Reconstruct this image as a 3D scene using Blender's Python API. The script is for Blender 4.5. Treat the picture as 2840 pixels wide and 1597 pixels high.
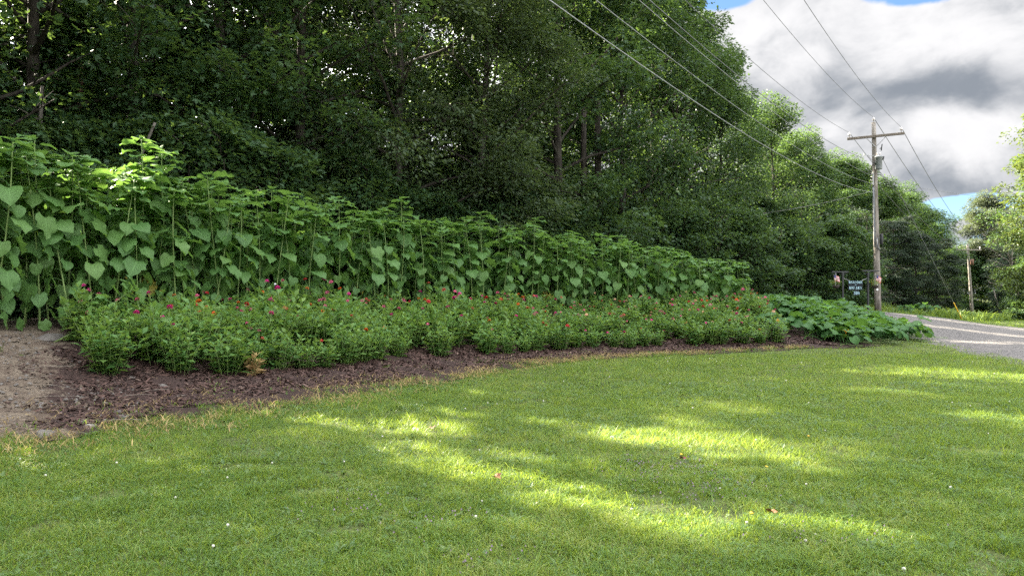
import bpy, math, random
import numpy as np
from mathutils import Vector, Matrix, Euler

for o in list(bpy.data.objects):
    bpy.data.objects.remove(o)
scn = bpy.context.scene
COL = scn.collection
R = math.radians
EYE = 1.6

# ------------------------------------------------------------------ camera
cd = bpy.data.cameras.new('camera')
cam = bpy.data.objects.new('camera', cd)
COL.objects.link(cam)
cam.location = (0, 0, EYE)
cam.rotation_euler = (R(90.56), 0, 0)
cd.sensor_width = 36
cd.lens = 27.18
cd.clip_start = 0.05
cd.clip_end = 4000
scn.camera = cam

# ------------------------------------------------------------------ sun, sky, exposure
SUN_EL = R(32)
SUN_AZ = R(48.5)                      # measured from +Y towards -X
SUN = np.array([-math.sin(SUN_AZ) * math.cos(SUN_EL), math.cos(SUN_AZ) * math.cos(SUN_EL), math.sin(SUN_EL)])
sl = bpy.data.lights.new('sun', 'SUN')
sl.energy = 5.0
sl.angle = R(0.53)
sl.color = (1.0, 0.90, 0.72)
sun = bpy.data.objects.new('sun', sl)
COL.objects.link(sun)
sun.location = (-30, 30, 40)
sun.rotation_euler = Vector(SUN).to_track_quat('Z', 'Y').to_euler()

world = bpy.data.worlds.new('World')
scn.world = world
world.use_nodes = True
world.cycles.sampling_method = 'MANUAL'
world.cycles.sample_map_resolution = 512


class NT:
    """tiny helper for node trees"""
    def __init__(s, tree):
        s.t = tree
        s.n = tree.nodes
        s.l = tree.links

    def put(s, sock, v):
        if isinstance(v, bpy.types.NodeSocket):
            s.l.new(v, sock)
        elif v is not None:
            if isinstance(v, (tuple, list)) and len(v) == 3 and sock.type == 'RGBA':
                v = (*v, 1)
            sock.default_value = v

    def node(s, kind, out=0, props=None, **ins):
        n = s.n.new(kind)
        for k, v in (props or {}).items():
            setattr(n, k, v)
        for k, v in ins.items():
            key = int(k[1:]) if k[0] == 'i' and k[1:].isdigit() else k.replace('_', ' ')
            s.put(n.inputs[key], v)
        return n.outputs[out]

    def math(s, op, a, b=0.0, c=0.0, clamp=False):
        n = s.n.new('ShaderNodeMath')
        n.operation = op
        n.use_clamp = clamp
        s.put(n.inputs[0], a)
        s.put(n.inputs[1], b)
        s.put(n.inputs[2], c)
        return n.outputs[0]

    def mix(s, f, a, b, blend='MIX'):
        n = s.n.new('ShaderNodeMix')
        n.data_type = 'RGBA'
        n.blend_type = blend
        s.put(n.inputs[0], f)
        s.put(n.inputs[6], a)
        s.put(n.inputs[7], b)
        return n.outputs[2]

    def ramp(s, f, lo, hi, a=0.0, b=1.0, smooth=True):
        n = s.n.new('ShaderNodeMapRange')
        n.interpolation_type = 'SMOOTHSTEP' if smooth else 'LINEAR'
        s.put(n.inputs[0], f)
        n.inputs[1].default_value = lo
        n.inputs[2].default_value = hi
        n.inputs[3].default_value = a
        n.inputs[4].default_value = b
        return n.outputs[0]

    def noise(s, vec, scale, detail=4.0, rough=0.55, dist=0.0, out=0):
        n = s.n.new('ShaderNodeTexNoise')
        if vec is not None:
            s.l.new(vec, n.inputs['Vector'])
        n.inputs['Scale'].default_value = scale
        n.inputs['Detail'].default_value = detail
        n.inputs['Roughness'].default_value = rough
        n.inputs['Distortion'].default_value = dist
        return n.outputs[out]


def build_world():
    t = NT(world.node_tree)
    bg = t.n['Background']
    sky = t.n.new('ShaderNodeTexSky')
    sky.sky_type = 'NISHITA'
    sky.sun_disc = False
    sky.sun_elevation = SUN_EL
    sky.sun_rotation = -SUN_AZ
    sky.altitude = 300
    sky.air_density = 1.0
    sky.dust_density = 0.6
    sky.ozone_density = 1.5
    geo = t.n.new('ShaderNodeTexCoord').outputs['Generated']

    def dot(v):
        return t.node('ShaderNodeVectorMath', 1, {'operation': 'DOT_PRODUCT'}, i0=geo, i1=tuple(v))

    def bump(az, el, saz, sel):
        """soft ellipse round a direction (azimuth right of +Y and elevation, degrees)"""
        a, e = R(az), R(el)
        right = (math.cos(a), -math.sin(a), 0)
        up = (-math.sin(a) * math.sin(e), -math.cos(a) * math.sin(e), math.cos(e))
        fwd = (math.sin(a) * math.cos(e), math.cos(a) * math.cos(e), math.sin(e))
        x = t.math('DIVIDE', dot(right), math.sin(R(saz)))
        y = t.math('DIVIDE', dot(up), math.sin(R(sel)))
        r2 = t.math('ADD', t.math('MULTIPLY', x, x), t.math('MULTIPLY', y, y))
        g = t.math('EXPONENT', t.math('MULTIPLY', r2, -0.7))
        return t.math('MULTIPLY', g, t.ramp(dot(fwd), 0.0, 0.3))

    # clouds: a noise on the direction, flattened towards the horizon
    mp = t.node('ShaderNodeMapping', 0, None, Vector=geo, Location=(3.1, 0.4, 1.7), Scale=(1.0, 1.0, 1.45))
    warp = t.noise(mp, 3.0, 3, 0.5, 0, 1)
    v = t.node('ShaderNodeVectorMath', 0, {'operation': 'MULTIPLY_ADD'}, i0=warp, i1=(.22, .22, .22), i2=mp)
    n1 = t.noise(v, 2.6, 7, 0.56)
    n2 = t.noise(v, 8.5, 7, 0.55)
    up = t.node('ShaderNodeVectorMath', 0, {'operation': 'ADD'}, i0=v, i1=(0, 0, .075))
    n3 = t.noise(up, 8.5, 6, 0.55)
    blue = [(28.2, 19.6, 3.8, 1.0), (15.6, 20.7, 2.2, 1.0), (31.3, 5.75, 2.0, .5), (29.2, 5.5, 1.0, .5), (28.3, 3.8, .8, .9), (32.5, 3.2, 1.5, .5)]
    gap = None
    for b in blue:
        g = bump(*b)
        gap = g if gap is None else t.math('ADD', gap, g)
    dens = t.math('ADD', n1, t.math('MULTIPLY', t.math('SUBTRACT', n2, 0.5), 0.55))
    dens = t.math('SUBTRACT', dens, t.math('MULTIPLY', gap, 0.56))
    cover = t.ramp(dens, 0.22, 0.33)
    # light and grey masses of the cloud deck
    lit = t.math('MULTIPLY', t.math('SUBTRACT', n2, n3), 2.3)
    lit = t.math('ADD', lit, t.math('MULTIPLY', t.math('SUBTRACT', n1, .5), .9))
    lit = t.math('ADD', lit, t.math('MULTIPLY', t.math('SUBTRACT', n2, .5), .8))
    lit = t.math('ADD', lit, 0.56)
    for (az, el, sa, se, w) in [(18.8, 17.6, 4.5, 3.0, .30), (26, 16.8, 4.5, 1.9, .26), (31.5, 15.6, 4.5, 2.0, .34), (30.3, 10.3, 3.2, .9, .42), (33, 9.0, 2.0, 1.0, .25),
                                (27.5, 12.2, 5.5, 1.2, -.32), (21.5, 12.9, 3.0, 1.5, -.30), (32.5, 12.6, 3.0, .8, -.30), (27.3, 8.0, 3.5, 1.3, -.36), (30.5, 7.2, 3.5, .8, -.36), (30.6, 4.5, 1.8, .7, .45)]:
        lit = t.math('ADD', lit, t.math('MULTIPLY', bump(az, el, sa, se), w * .85))
    lit = t.ramp(lit, -0.40, 1.25)
    n4 = t.noise(v, 24, 5, 0.6)
    lit = t.math('ADD', lit, t.math('MULTIPLY', t.math('SUBTRACT', n4, .5), .22), 0, True)
    ccol = t.mix(lit, (0.27, 0.30, 0.345), (0.86, 0.855, 0.865))
    # cloud and haze glow round the sun behind the wood, strengthened to add light
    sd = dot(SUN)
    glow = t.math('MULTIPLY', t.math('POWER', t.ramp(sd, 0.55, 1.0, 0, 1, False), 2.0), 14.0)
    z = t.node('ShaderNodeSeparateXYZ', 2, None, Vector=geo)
    high = t.math('MULTIPLY', t.ramp(z, 0.40, 0.85), 6.0)  # overhead sky out of view, brightened to add light in the shade
    # unseen clouds opposite the sun, brightened as added light on the bed's front
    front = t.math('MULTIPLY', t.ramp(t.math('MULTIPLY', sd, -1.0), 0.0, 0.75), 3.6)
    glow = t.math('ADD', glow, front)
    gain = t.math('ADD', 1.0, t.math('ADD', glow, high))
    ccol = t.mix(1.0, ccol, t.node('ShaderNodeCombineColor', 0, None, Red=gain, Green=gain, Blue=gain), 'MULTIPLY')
    skc = t.mix(1.0, sky.outputs[0], (.15, .18, .225), 'MULTIPLY')
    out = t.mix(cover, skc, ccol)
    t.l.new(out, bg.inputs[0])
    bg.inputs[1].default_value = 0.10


build_world()
vs = scn.view_settings
vs.view_transform = 'Standard'
vs.look = 'None'
vs.gamma = 1
vs.use_curve_mapping = False
vs.exposure = 3.55
cy = scn.cycles
cy.max_bounces = 6
cy.diffuse_bounces = 3
cy.glossy_bounces = 2
cy.transmission_bounces = 4
cy.transparent_max_bounces = 4
cy.caustics_reflective = False
cy.caustics_refractive = False
cy.sample_clamp_indirect = 6
cy.use_denoising = False
cy.denoiser = 'OPENIMAGEDENOISE'
cy.denoising_input_passes = 'RGB_ALBEDO_NORMAL'
cy.denoising_prefilter = 'ACCURATE'
scn.render.filter_size = 1.3

rng = np.random.default_rng(11)
random.seed(5)


# ------------------------------------------------------------------ mesh helpers
def mk_mesh(name, V, F, mat=None, smooth=False, tint=None, uv=None):
    """V: (n,3); F: list of arrays (m,3) and/or (m,4); tint / uv per vertex"""
    V = np.asarray(V, np.float32)
    F = [np.asarray(f, np.int32) for f in (F if isinstance(F, list) else [F]) if len(f)]
    me = bpy.data.meshes.new(name)
    idx = np.concatenate([f.ravel() for f in F])
    tot = np.concatenate([np.full(len(f), f.shape[1], np.int32) for f in F])
    start = np.concatenate([[0], np.cumsum(tot)[:-1]]).astype(np.int32)
    me.vertices.add(len(V))
    me.vertices.foreach_set('co', V.ravel())
    me.loops.add(len(idx))
    me.loops.foreach_set('vertex_index', idx)
    me.polygons.add(len(tot))
    me.polygons.foreach_set('loop_start', start)
    me.polygons.foreach_set('loop_total', tot)
    me.polygons.foreach_set('use_smooth', np.full(len(tot), smooth, bool))
    if tint is not None:
        a = me.attributes.new('tint', 'FLOAT', 'POINT')
        a.data.foreach_set('value', np.asarray(tint, np.float32))
    if uv is not None:
        l = me.uv_layers.new(name='UVMap')
        l.data.foreach_set('uv', np.asarray(uv, np.float32)[idx].ravel())
    me.update(calc_edges=True)
    if mat:
        me.materials.append(mat)
    return me


class MB:
    """collects simple shapes into one mesh"""
    def __init__(s):
        s.V, s.F3, s.F4, s.UV, s.T = [], [], [], [], []
        s.n = 0

    def add(s, V, F, tint=0.5, uv=None):
        V = np.asarray(V, float).reshape(-1, 3)
        for f in F if isinstance(F, list) and len(F) and isinstance(F[0], np.ndarray) else [np.asarray(F)]:
            if len(f):
                (s.F3 if f.shape[1] == 3 else s.F4).append(f + s.n)
        s.V.append(V)
        s.T.append(np.broadcast_to(np.asarray(tint, float), (len(V),)))
        s.UV.append(np.zeros((len(V), 2)) if uv is None else uv)
        s.n += len(V)
        return s

    def tube(s, P, r, n=6, tint=0.5, caps=True, sx=1.0):
        P = np.asarray(P, float)
        r = np.broadcast_to(np.asarray(r, float), (len(P),))
        T = np.gradient(P, axis=0)
        T /= np.linalg.norm(T, axis=1, keepdims=True) + 1e-9
        ref = np.array([0, 0, 1.0]) if abs(T[:, 2]).mean() < .8 else np.array([1.0, 0, 0])
        A = np.cross(T, ref)
        A /= np.linalg.norm(A, axis=1, keepdims=True) + 1e-9
        B = np.cross(T, A)
        a = np.arange(n) * 2 * math.pi / n
        V = (P[:, None] + r[:, None, None] * (np.cos(a)[None, :, None] * A[:, None] + np.sin(a)[None, :, None] * B[:, None])).reshape(-1, 3)
        i = np.arange(len(P) - 1)[:, None] * n
        j = np.arange(n)[None]
        k = (j + 1) % n
        F = np.stack([i + j, i + k, i + n + k, i + n + j], -1).reshape(-1, 4)
        fs = [F]
        if caps and n > 2:
            c = len(V)
            V = np.vstack([V, P[0], P[-1]])
            b = np.arange(n)
            e = (len(P) - 1) * n
            fs.append(np.vstack([np.stack([(b + 1) % n, b, np.full(n, c)], 1), np.stack([e + b, e + (b + 1) % n, np.full(n, c + 1)], 1)]))
        return s.add(V, fs, tint)

    def box(s, c, d, rot=None, bev=0.0, tint=.5):
        d = np.asarray(d, float) / 2
        if bev <= 0:
            V = np.array([[x, y, z] for z in (-1, 1) for y in (-1, 1) for x in (-1, 1)], float) * d
            F = np.array([[0, 2, 3, 1], [4, 5, 7, 6], [0, 1, 5, 4], [2, 6, 7, 3], [0, 4, 6, 2], [1, 3, 7, 5]])
        else:
            V, F = bevel_box(d, bev)
        if rot is not None:
            V = V @ np.array(Euler(rot).to_matrix()).T
        return s.add(V + np.asarray(c, float), F, tint)

    def lathe(s, prof, c=(0, 0, 0), n=16, tint=.5, axis=None):
        prof = np.asarray(prof, float)
        a = np.arange(n) * 2 * math.pi / n
        V = np.stack([prof[:, None, 0] * np.cos(a), prof[:, None, 0] * np.sin(a), np.broadcast_to(prof[:, None, 1], (len(prof), n))], -1).reshape(-1, 3)
        i = np.arange(len(prof) - 1)[:, None] * n
        j = np.arange(n)[None]
        k = (j + 1) % n
        F = np.stack([i + j, i + k, i + n + k, i + n + j], -1).reshape(-1, 4)
        if axis is not None:
            q = Vector((0, 0, 1)).rotation_difference(Vector(axis)).to_matrix()
            V = V @ np.array(q).T
        return s.add(V + np.asarray(c, float), F, tint)

    def mesh(s, name, mat, smooth=False):
        F = []
        if s.F3:
            F.append(np.vstack(s.F3))
        if s.F4:
            F.append(np.vstack(s.F4))
        return mk_mesh(name, np.vstack(s.V), F, mat, smooth, np.concatenate(s.T), np.vstack(s.UV))


def bevel_box(d, b):
    import bmesh
    bm = bmesh.new()
    bmesh.ops.create_cube(bm, size=1)
    for v in bm.verts:
        v.co = Vector((v.co.x * 2 * d[0], v.co.y * 2 * d[1], v.co.z * 2 * d[2]))
    bmesh.ops.bevel(bm, geom=list(bm.edges), offset=b, segments=1, affect='EDGES')
    bmesh.ops.triangulate(bm, faces=bm.faces)
    V = np.array([v.co[:] for v in bm.verts])
    F = np.array([[v.index for v in f.verts] for f in bm.faces])
    bm.free()
    return V, F


def obj(name, data, parent=None, loc=(0, 0, 0), rot=(0, 0, 0), scale=(1, 1, 1), **props):
    o = bpy.data.objects.new(name, data)
    COL.objects.link(o)
    o.location = loc
    o.rotation_euler = rot
    o.scale = scale if isinstance(scale, (tuple, list)) else (scale,) * 3
    if parent:
        o.parent = parent
    for k, v in props.items():
        if v is not None:
            o[k] = v
    return o


def thing(name, label, category, loc=(0, 0, 0), rot=(0, 0, 0), scale=(1, 1, 1), group=None):
    return obj(name, None, None, loc, rot, scale, label=label, category=category, group=group)


def ordinal(n):
    ones = ['', 'first', 'second', 'third', 'fourth', 'fifth', 'sixth', 'seventh', 'eighth', 'ninth', 'tenth', 'eleventh', 'twelfth', 'thirteenth',
            'fourteenth', 'fifteenth', 'sixteenth', 'seventeenth', 'eighteenth', 'nineteenth']
    tens = ['', '', 'twent', 'thirt', 'fort', 'fift', 'sixt', 'sevent', 'eight', 'ninet']
    if n < 20:
        return ones[n]
    if n >= 100:
        return 'hundred-and-' + ordinal(n - 100) if n > 100 else 'hundredth'
    return tens[n // 10] + ('ieth' if n % 10 == 0 else 'y-' + ones[n % 10])


# ------------------------------------------------------------------ materials
def new_mat(name):
    m = bpy.data.materials.new(name)
    m.use_nodes = True
    t = NT(m.node_tree)
    return m, t, t.n['Principled BSDF'], t.n['Material Output']


def leaf_mat(name, c0, c1, c2, trans, tf=.42, rough=.45, spec=.35, veins=False, objvar=.25, patch=None):
    """leaf: three base colours blended by the leaf's own tint, a translucent side, a soft sheen"""
    m, t, bs, out = new_mat(name)
    tint = t.node('ShaderNodeAttribute', 2, {'attribute_name': 'tint'})
    rnd = t.node('ShaderNodeObjectInfo', 5)
    f = t.math('ADD', tint, t.math('MULTIPLY', t.math('SUBTRACT', rnd, .5), objvar))
    col = t.mix(t.ramp(f, 0.0, .55, 0, 1, False), c0, c1)
    col = t.mix(t.ramp(f, .55, 1.05, 0, 1, False), col, c2)
    if patch:
        pos = t.node('ShaderNodeNewGeometry', 0)
        pn = t.noise(pos, patch[0], 3, .6)
        col = t.mix(t.ramp(pn, .48, .68, 0, patch[1]), col, patch[2])
    if veins:
        uv = t.n.new('ShaderNodeUVMap').outputs[0]
        sp = t.n.new('ShaderNodeSeparateXYZ')
        t.l.new(uv, sp.inputs[0])
        ax = t.math('ABSOLUTE', sp.outputs[0])
        rib = t.ramp(ax, .03, .07, 1, 0)
        sv = t.math('FRACT', t.math('MULTIPLY', t.math('SUBTRACT', sp.outputs[1], t.math('MULTIPLY', ax, .45)), 6.0))
        side = t.ramp(t.math('ABSOLUTE', t.math('SUBTRACT', sv, .5)), .03, .10, 1, 0)
        vein = t.math('MAXIMUM', rib, t.math('MULTIPLY', side, .55))
        nz = t.noise(uv, 5, 3, .6)
        col = t.mix(t.ramp(nz, .4, .75, 0, .35), col, tuple(c * .7 for c in c1))
        col = t.mix(t.math('MULTIPLY', vein, .45), col, tuple(min(1, c * 1.5 + .02) for c in c1))
        bp = t.n.new('ShaderNodeBump')
        bp.inputs['Strength'].default_value = .35
        bp.inputs['Distance'].default_value = .006
        t.l.new(t.math('SUBTRACT', t.math('MULTIPLY', nz, .5), vein), bp.inputs['Height'])
        t.l.new(bp.outputs[0], bs.inputs['Normal'])
    t.l.new(col, bs.inputs['Base Color'])
    bs.inputs['Roughness'].default_value = rough
    bs.inputs['Specular IOR Level'].default_value = spec
    tr = t.n.new('ShaderNodeBsdfTranslucent')
    t.l.new(t.mix(.55, col, trans), tr.inputs[0])
    ms = t.n.new('ShaderNodeMixShader')
    ms.inputs[0].default_value = tf
    t.l.new(bs.outputs[0], ms.inputs[1])
    t.l.new(tr.outputs[0], ms.inputs[2])
    t.l.new(ms.outputs[0], out.inputs[0])
    return m


def plain_mat(name, col, rough=.6, metal=0.0, spec=.4, var=.25, scale=20, bump=0.0):
    m, t, bs, out = new_mat(name)
    pos = t.n.new('ShaderNodeTexCoord').outputs['Object']
    n = t.noise(pos, scale, 5, .6)
    c = t.mix(t.ramp(n, .3, .7), tuple(v * (1 - var) for v in col), tuple(min(1, v * (1 + var)) for v in col))
    t.l.new(c, bs.inputs['Base Color'])
    bs.inputs['Roughness'].default_value = rough
    bs.inputs['Metallic'].default_value = metal
    bs.inputs['Specular IOR Level'].default_value = spec
    if bump:
        b = t.n.new('ShaderNodeBump')
        b.inputs['Strength'].default_value = .6
        b.inputs['Distance'].default_value = bump
        t.l.new(n, b.inputs['Height'])
        t.l.new(b.outputs[0], bs.inputs['Normal'])
    return m


M = {}
M['maple_leaf'] = leaf_mat('maple_leaf', (.024, .058, .024), (.045, .095, .036), (.080, .132, .043), (.155, .24, .030), .36, .5, .3, objvar=.3)
M['ash_leaf'] = leaf_mat('ash_leaf', (.030, .055, .027), (.050, .080, .036), (.080, .108, .044), (.17, .24, .04), .34, .5, .3, objvar=.2)
M['needle'] = leaf_mat('needle', (.012, .027, .015), (.021, .040, .020), (.036, .058, .024), (.08, .12, .03), .15, .55, .25)
M['willow_leaf'] = leaf_mat('willow_leaf', (.045, .060, .038), (.072, .092, .056), (.11, .13, .075), (.17, .21, .06), .3, .5, .3)
M['bright_leaf'] = leaf_mat('bright_leaf', (.032, .058, .019), (.052, .084, .023), (.08, .105, .026), (.16, .20, .025), .4, .5, .3)
M['sunflower_leaf'] = leaf_mat('sunflower_leaf', (.060, .138, .044), (.093, .190, .054), (.140, .232, .062), (.23, .41, .05), .38, .5, .24, veins=True, objvar=.55)
M['yellowed_leaf'] = leaf_mat('yellowed_leaf', (.20, .20, .05), (.34, .30, .06), (.42, .34, .08), (.5, .45, .05), .38, .5, .3, veins=True)
M['sunflower_stem'] = leaf_mat('sunflower_stem', (.12, .18, .06), (.17, .25, .08), (.22, .28, .09), (.25, .35, .08), .15, .5, .3)
M['zinnia_leaf'] = leaf_mat('zinnia_leaf', (.040, .106, .028), (.084, .180, .044), (.140, .236, .062), (.29, .44, .05), .36, .5, .22, objvar=.3, patch=(2.2, .35, (.15, .20, .045)))
M['withered_leaf'] = leaf_mat('withered_leaf', (.20, .12, .06), (.32, .21, .10), (.30, .27, .10), (.4, .3, .1), .3, .7, .2)
M['squash_leaf'] = leaf_mat('squash_leaf', (.024, .078, .020), (.042, .115, .029), (.075, .150, .036), (.18, .34, .035), .34, .55, .2, veins=True, objvar=.5)
M['weed_leaf'] = leaf_mat('weed_leaf', (.06, .12, .03), (.11, .19, .04), (.20, .24, .05), (.34, .42, .04), .4, .5, .3)
M['grass_blade'] = leaf_mat('grass_blade', (.052, .112, .020), (.108, .198, .036), (.220, .256, .066), (.38, .47, .035), .42, .5, .3)
M['clover_leaf'] = leaf_mat('clover_leaf', (.055, .112, .032), (.088, .150, .042), (.13, .185, .06), (.28, .40, .05), .38, .5, .3)
M['dry_grass'] = leaf_mat('dry_grass', (.18, .13, .06), (.36, .27, .12), (.48, .36, .15), (.5, .38, .15), .3, .6, .25)
PET = {'magenta': (.52, .035, .22), 'red': (.40, .025, .03), 'orange': (.58, .12, .02), 'salmon': (.52, .13, .09), 'pink': (.55, .12, .22), 'cream': (.62, .40, .26)}
for k, c in PET.items():
    M['petal_' + k] = leaf_mat('petal_' + k, tuple(v * .7 for v in c), c, tuple(min(1, v * 1.25) for v in c), tuple(min(1, v * 1.2) for v in c), .3, .6, .2)
M['flower_eye'] = plain_mat('flower_eye', (.45, .25, .03), .8)
M['squash_flower'] = leaf_mat('squash_flower', (.6, .28, .02), (.75, .38, .03), (.8, .45, .04), (.8, .4, .03), .35)
M['white_petal'] = plain_mat('white_petal', (.46, .45, .40), .8, var=.1)
M['yellow_petal'] = plain_mat('yellow_petal', (.5, .33, .02), .7)
M['purple_petal'] = plain_mat('purple_petal', (.20, .145, .20), .8)


def bark_mat(name, c0, c1, sc=1.0, moss=None):
    m, t, bs, out = new_mat(name)
    pos = t.n.new('ShaderNodeTexCoord').outputs['Object']
    mp = t.node('ShaderNodeMapping', 0, None, Vector=pos, Scale=(sc, sc, sc * .18))
    n = t.noise(mp, 14, 6, .65, .5)
    c = t.mix(t.ramp(n, .35, .68), c0, c1)
    if moss:
        c = t.mix(t.ramp(t.noise(pos, 1.3, 4, .6), .5, .7, 0, .6), c, moss)
    t.l.new(c, bs.inputs['Base Color'])
    bs.inputs['Roughness'].default_value = .85
    bs.inputs['Specular IOR Level'].default_value = .2
    b = t.n.new('ShaderNodeBump')
    b.inputs['Strength'].default_value = .8
    b.inputs['Distance'].default_value = .03
    t.l.new(n, b.inputs['Height'])
    t.l.new(b.outputs[0], bs.inputs['Normal'])
    return m


M['bark'] = bark_mat('bark', (.016, .013, .011), (.060, .051, .043), 1, (.045, .05, .032))
M['pale_bark'] = bark_mat('pale_bark', (.055, .05, .043), (.15, .135, .115), 1)
M['red_bark'] = bark_mat('red_bark', (.09, .048, .033), (.20, .12, .085), 1)
M['dead_wood'] = bark_mat('dead_wood', (.11, .092, .075), (.25, .215, .18), 1)
M['pole_wood'] = bark_mat('pole_wood', (.13, .115, .098), (.28, .255, .225), .8)
M['arm_wood'] = bark_mat('arm_wood', (.10, .085, .07), (.21, .18, .15), 2)


def lawn_mat():
    m, t, bs, out = new_mat('lawn_ground')
    pos = t.n.new('ShaderNodeNewGeometry').outputs['Position']
    a = t.noise(pos, 1.1, 4, .6)
    b = t.noise(pos, 26, 5, .65)
    c = t.mix(t.ramp(b, .32, .68), (.030, .050, .014), (.085, .115, .030))
    c = t.mix(t.ramp(a, .45, .75, 0, .5), c, (.15, .18, .045))
    d = t.noise(pos, 90, 3, .7)
    c = t.mix(t.ramp(d, .45, .70, 0, .75), c, (.085, .062, .038))
    t.l.new(c, bs.inputs['Base Color'])
    bs.inputs['Roughness'].default_value = .9
    bs.inputs['Specular IOR Level'].default_value = .15
    bp = t.n.new('ShaderNodeBump')
    bp.inputs['Strength'].default_value = 1
    bp.inputs['Distance'].default_value = .03
    t.l.new(b, bp.inputs['Height'])
    t.l.new(bp.outputs[0], bs.inputs['Normal'])
    return m


def soil_mat():
    """dry sandy bank on the left, dark mulch litter elsewhere (tint 0 = soil, 1 = mulch)"""
    m, t, bs, out = new_mat('bed_soil')
    pos = t.n.new('ShaderNodeNewGeometry').outputs['Position']
    tint = t.node('ShaderNodeAttribute', 2, {'attribute_name': 'tint'})
    a = t.noise(pos, 3.2, 6, .65, .4)
    b = t.noise(pos, 38, 5, .7)
    dry = t.mix(t.ramp(b, .3, .7), (.065, .051, .038), (.185, .150, .114))
    dry = t.mix(t.ramp(a, .40, .60), t.mix(.75, dry, (.075, .055, .042)), dry)
    st = t.mix(t.ramp(b, .3, .7), (.016, .010, .009), (.055, .035, .030))
    n2 = t.math('ADD', tint, t.math('MULTIPLY', t.math('SUBTRACT', t.noise(pos, 2.4, 6, .7), .5), 2.4))
    c = t.mix(t.ramp(n2, .38, .62), dry, st)
    t.l.new(c, bs.inputs['Base Color'])
    bs.inputs['Roughness'].default_value = .95
    bs.inputs['Specular IOR Level'].default_value = .15
    bp = t.n.new('ShaderNodeBump')
    bp.inputs['Strength'].default_value = 1
    bp.inputs['Distance'].default_value = .03
    t.l.new(t.math('ADD', t.math('MULTIPLY', b, .6), a), bp.inputs['Height'])
    t.l.new(bp.outputs[0], bs.inputs['Normal'])
    return m


def gravel_mat():
    m, t, bs, out = new_mat('gravel')
    pos = t.n.new('ShaderNodeNewGeometry').outputs['Position']
    v = t.n.new('ShaderNodeTexVoronoi')
    v.inputs['Scale'].default_value = 17
    t.l.new(pos, v.inputs['Vector'])
    h = t.node('ShaderNodeSeparateColor', 0, None, Color=v.outputs['Color'])
    c = t.mix(h, (.048, .047, .048), (.150, .139, .130))
    big = t.noise(pos, .5, 5, .6)
    c = t.mix(t.ramp(big, .38, .66, 0, .5), c, (.135, .124, .115))
    fine = t.noise(pos, 5, 5, .7)
    c = t.mix(t.ramp(fine, .5, .75, 0, .45), c, (.066, .062, .06))
    t.l.new(c, bs.inputs['Base Color'])
    bs.inputs['Roughness'].default_value = .9
    bs.inputs['Specular IOR Level'].default_value = .2
    bp = t.n.new('ShaderNodeBump')
    bp.inputs['Strength'].default_value = 1
    bp.inputs['Distance'].default_value = .03
    bp.invert = True
    t.l.new(v.outputs['Distance'], bp.inputs['Height'])
    t.l.new(bp.outputs[0], bs.inputs['Normal'])
    return m


def mulch_mat():
    m, t, bs, out = new_mat('mulch_chip')
    tint = t.node('ShaderNodeAttribute', 2, {'attribute_name': 'tint'})
    c = t.mix(t.ramp(tint, 0, .7, 0, 1, False), (.020, .011, .009), (.078, .043, .034))
    c = t.mix(t.ramp(tint, .8, 1, 0, 1, False), c, (.19, .135, .105))
    t.l.new(c, bs.inputs['Base Color'])
    bs.inputs['Roughness'].default_value = .8
    bs.inputs['Specular IOR Level'].default_value = .3
    return m


M['lawn'] = lawn_mat()
M['soil'] = soil_mat()
M['gravel'] = gravel_mat()
M['mulch'] = mulch_mat()
M['stone'] = plain_mat('stone', (.105, .095, .086), .9, var=.35, scale=9, bump=.01)

# ------------------------------------------------------------------ the lie of the land
EDGE = np.array([(-12.5, -2.0), (-9.5, 2.6), (-7.2, 5.6), (-5.4, 8.1), (-4.4, 9.7), (-3.4, 11.1), (-2.2, 12.9), (-1.1, 15.2), (.1, 17.3), (2.1, 19.3),
                 (4.4, 20.9), (7.0, 22.4), (9.3, 23.4), (11.6, 24.2), (14.0, 26.6), (15.5, 30.5), (16.0, 34.0)], float)


def resample(P, step):
    d = np.concatenate([[0], np.cumsum(np.linalg.norm(np.diff(P, axis=0), axis=1))])
    n = int(d[-1] / step) + 1
    s = np.linspace(0, d[-1], n)
    return np.stack([np.interp(s, d, P[:, i]) for i in range(P.shape[1])], 1)


def smooth_curve(P, step=.2, it=60):
    Q = resample(P, step)
    for _ in range(it):
        Q[1:-1] = Q[1:-1] * .5 + .25 * (Q[:-2] + Q[2:])
    return resample(Q, step)


EC = smooth_curve(EDGE)                       # front edge of the flower bed
ES = np.concatenate([[0], np.cumsum(np.linalg.norm(np.diff(EC, axis=0), axis=1))])
ET = np.gradient(EC, axis=0)
for _ in range(40):
    ET[1:-1] = ET[1:-1] * .5 + .25 * (ET[:-2] + ET[2:])
ET /= np.linalg.norm(ET, axis=1, keepdims=True)
EN = np.stack([-ET[:, 1], ET[:, 0]], 1)       # points from the lawn into the bed


def bed(s, d):
    s = np.asarray(s, float)
    p = np.stack([np.interp(s, ES, EC[:, i]) for i in (0, 1)], -1)
    n = np.stack([np.interp(s, ES, EN[:, i]) for i in (0, 1)], -1)
    return p + n * np.asarray(d, float)[..., None]


def s_at(x, y):
    return ES[np.argmin((EC[:, 0] - x) ** 2 + (EC[:, 1] - y) ** 2)]


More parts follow.
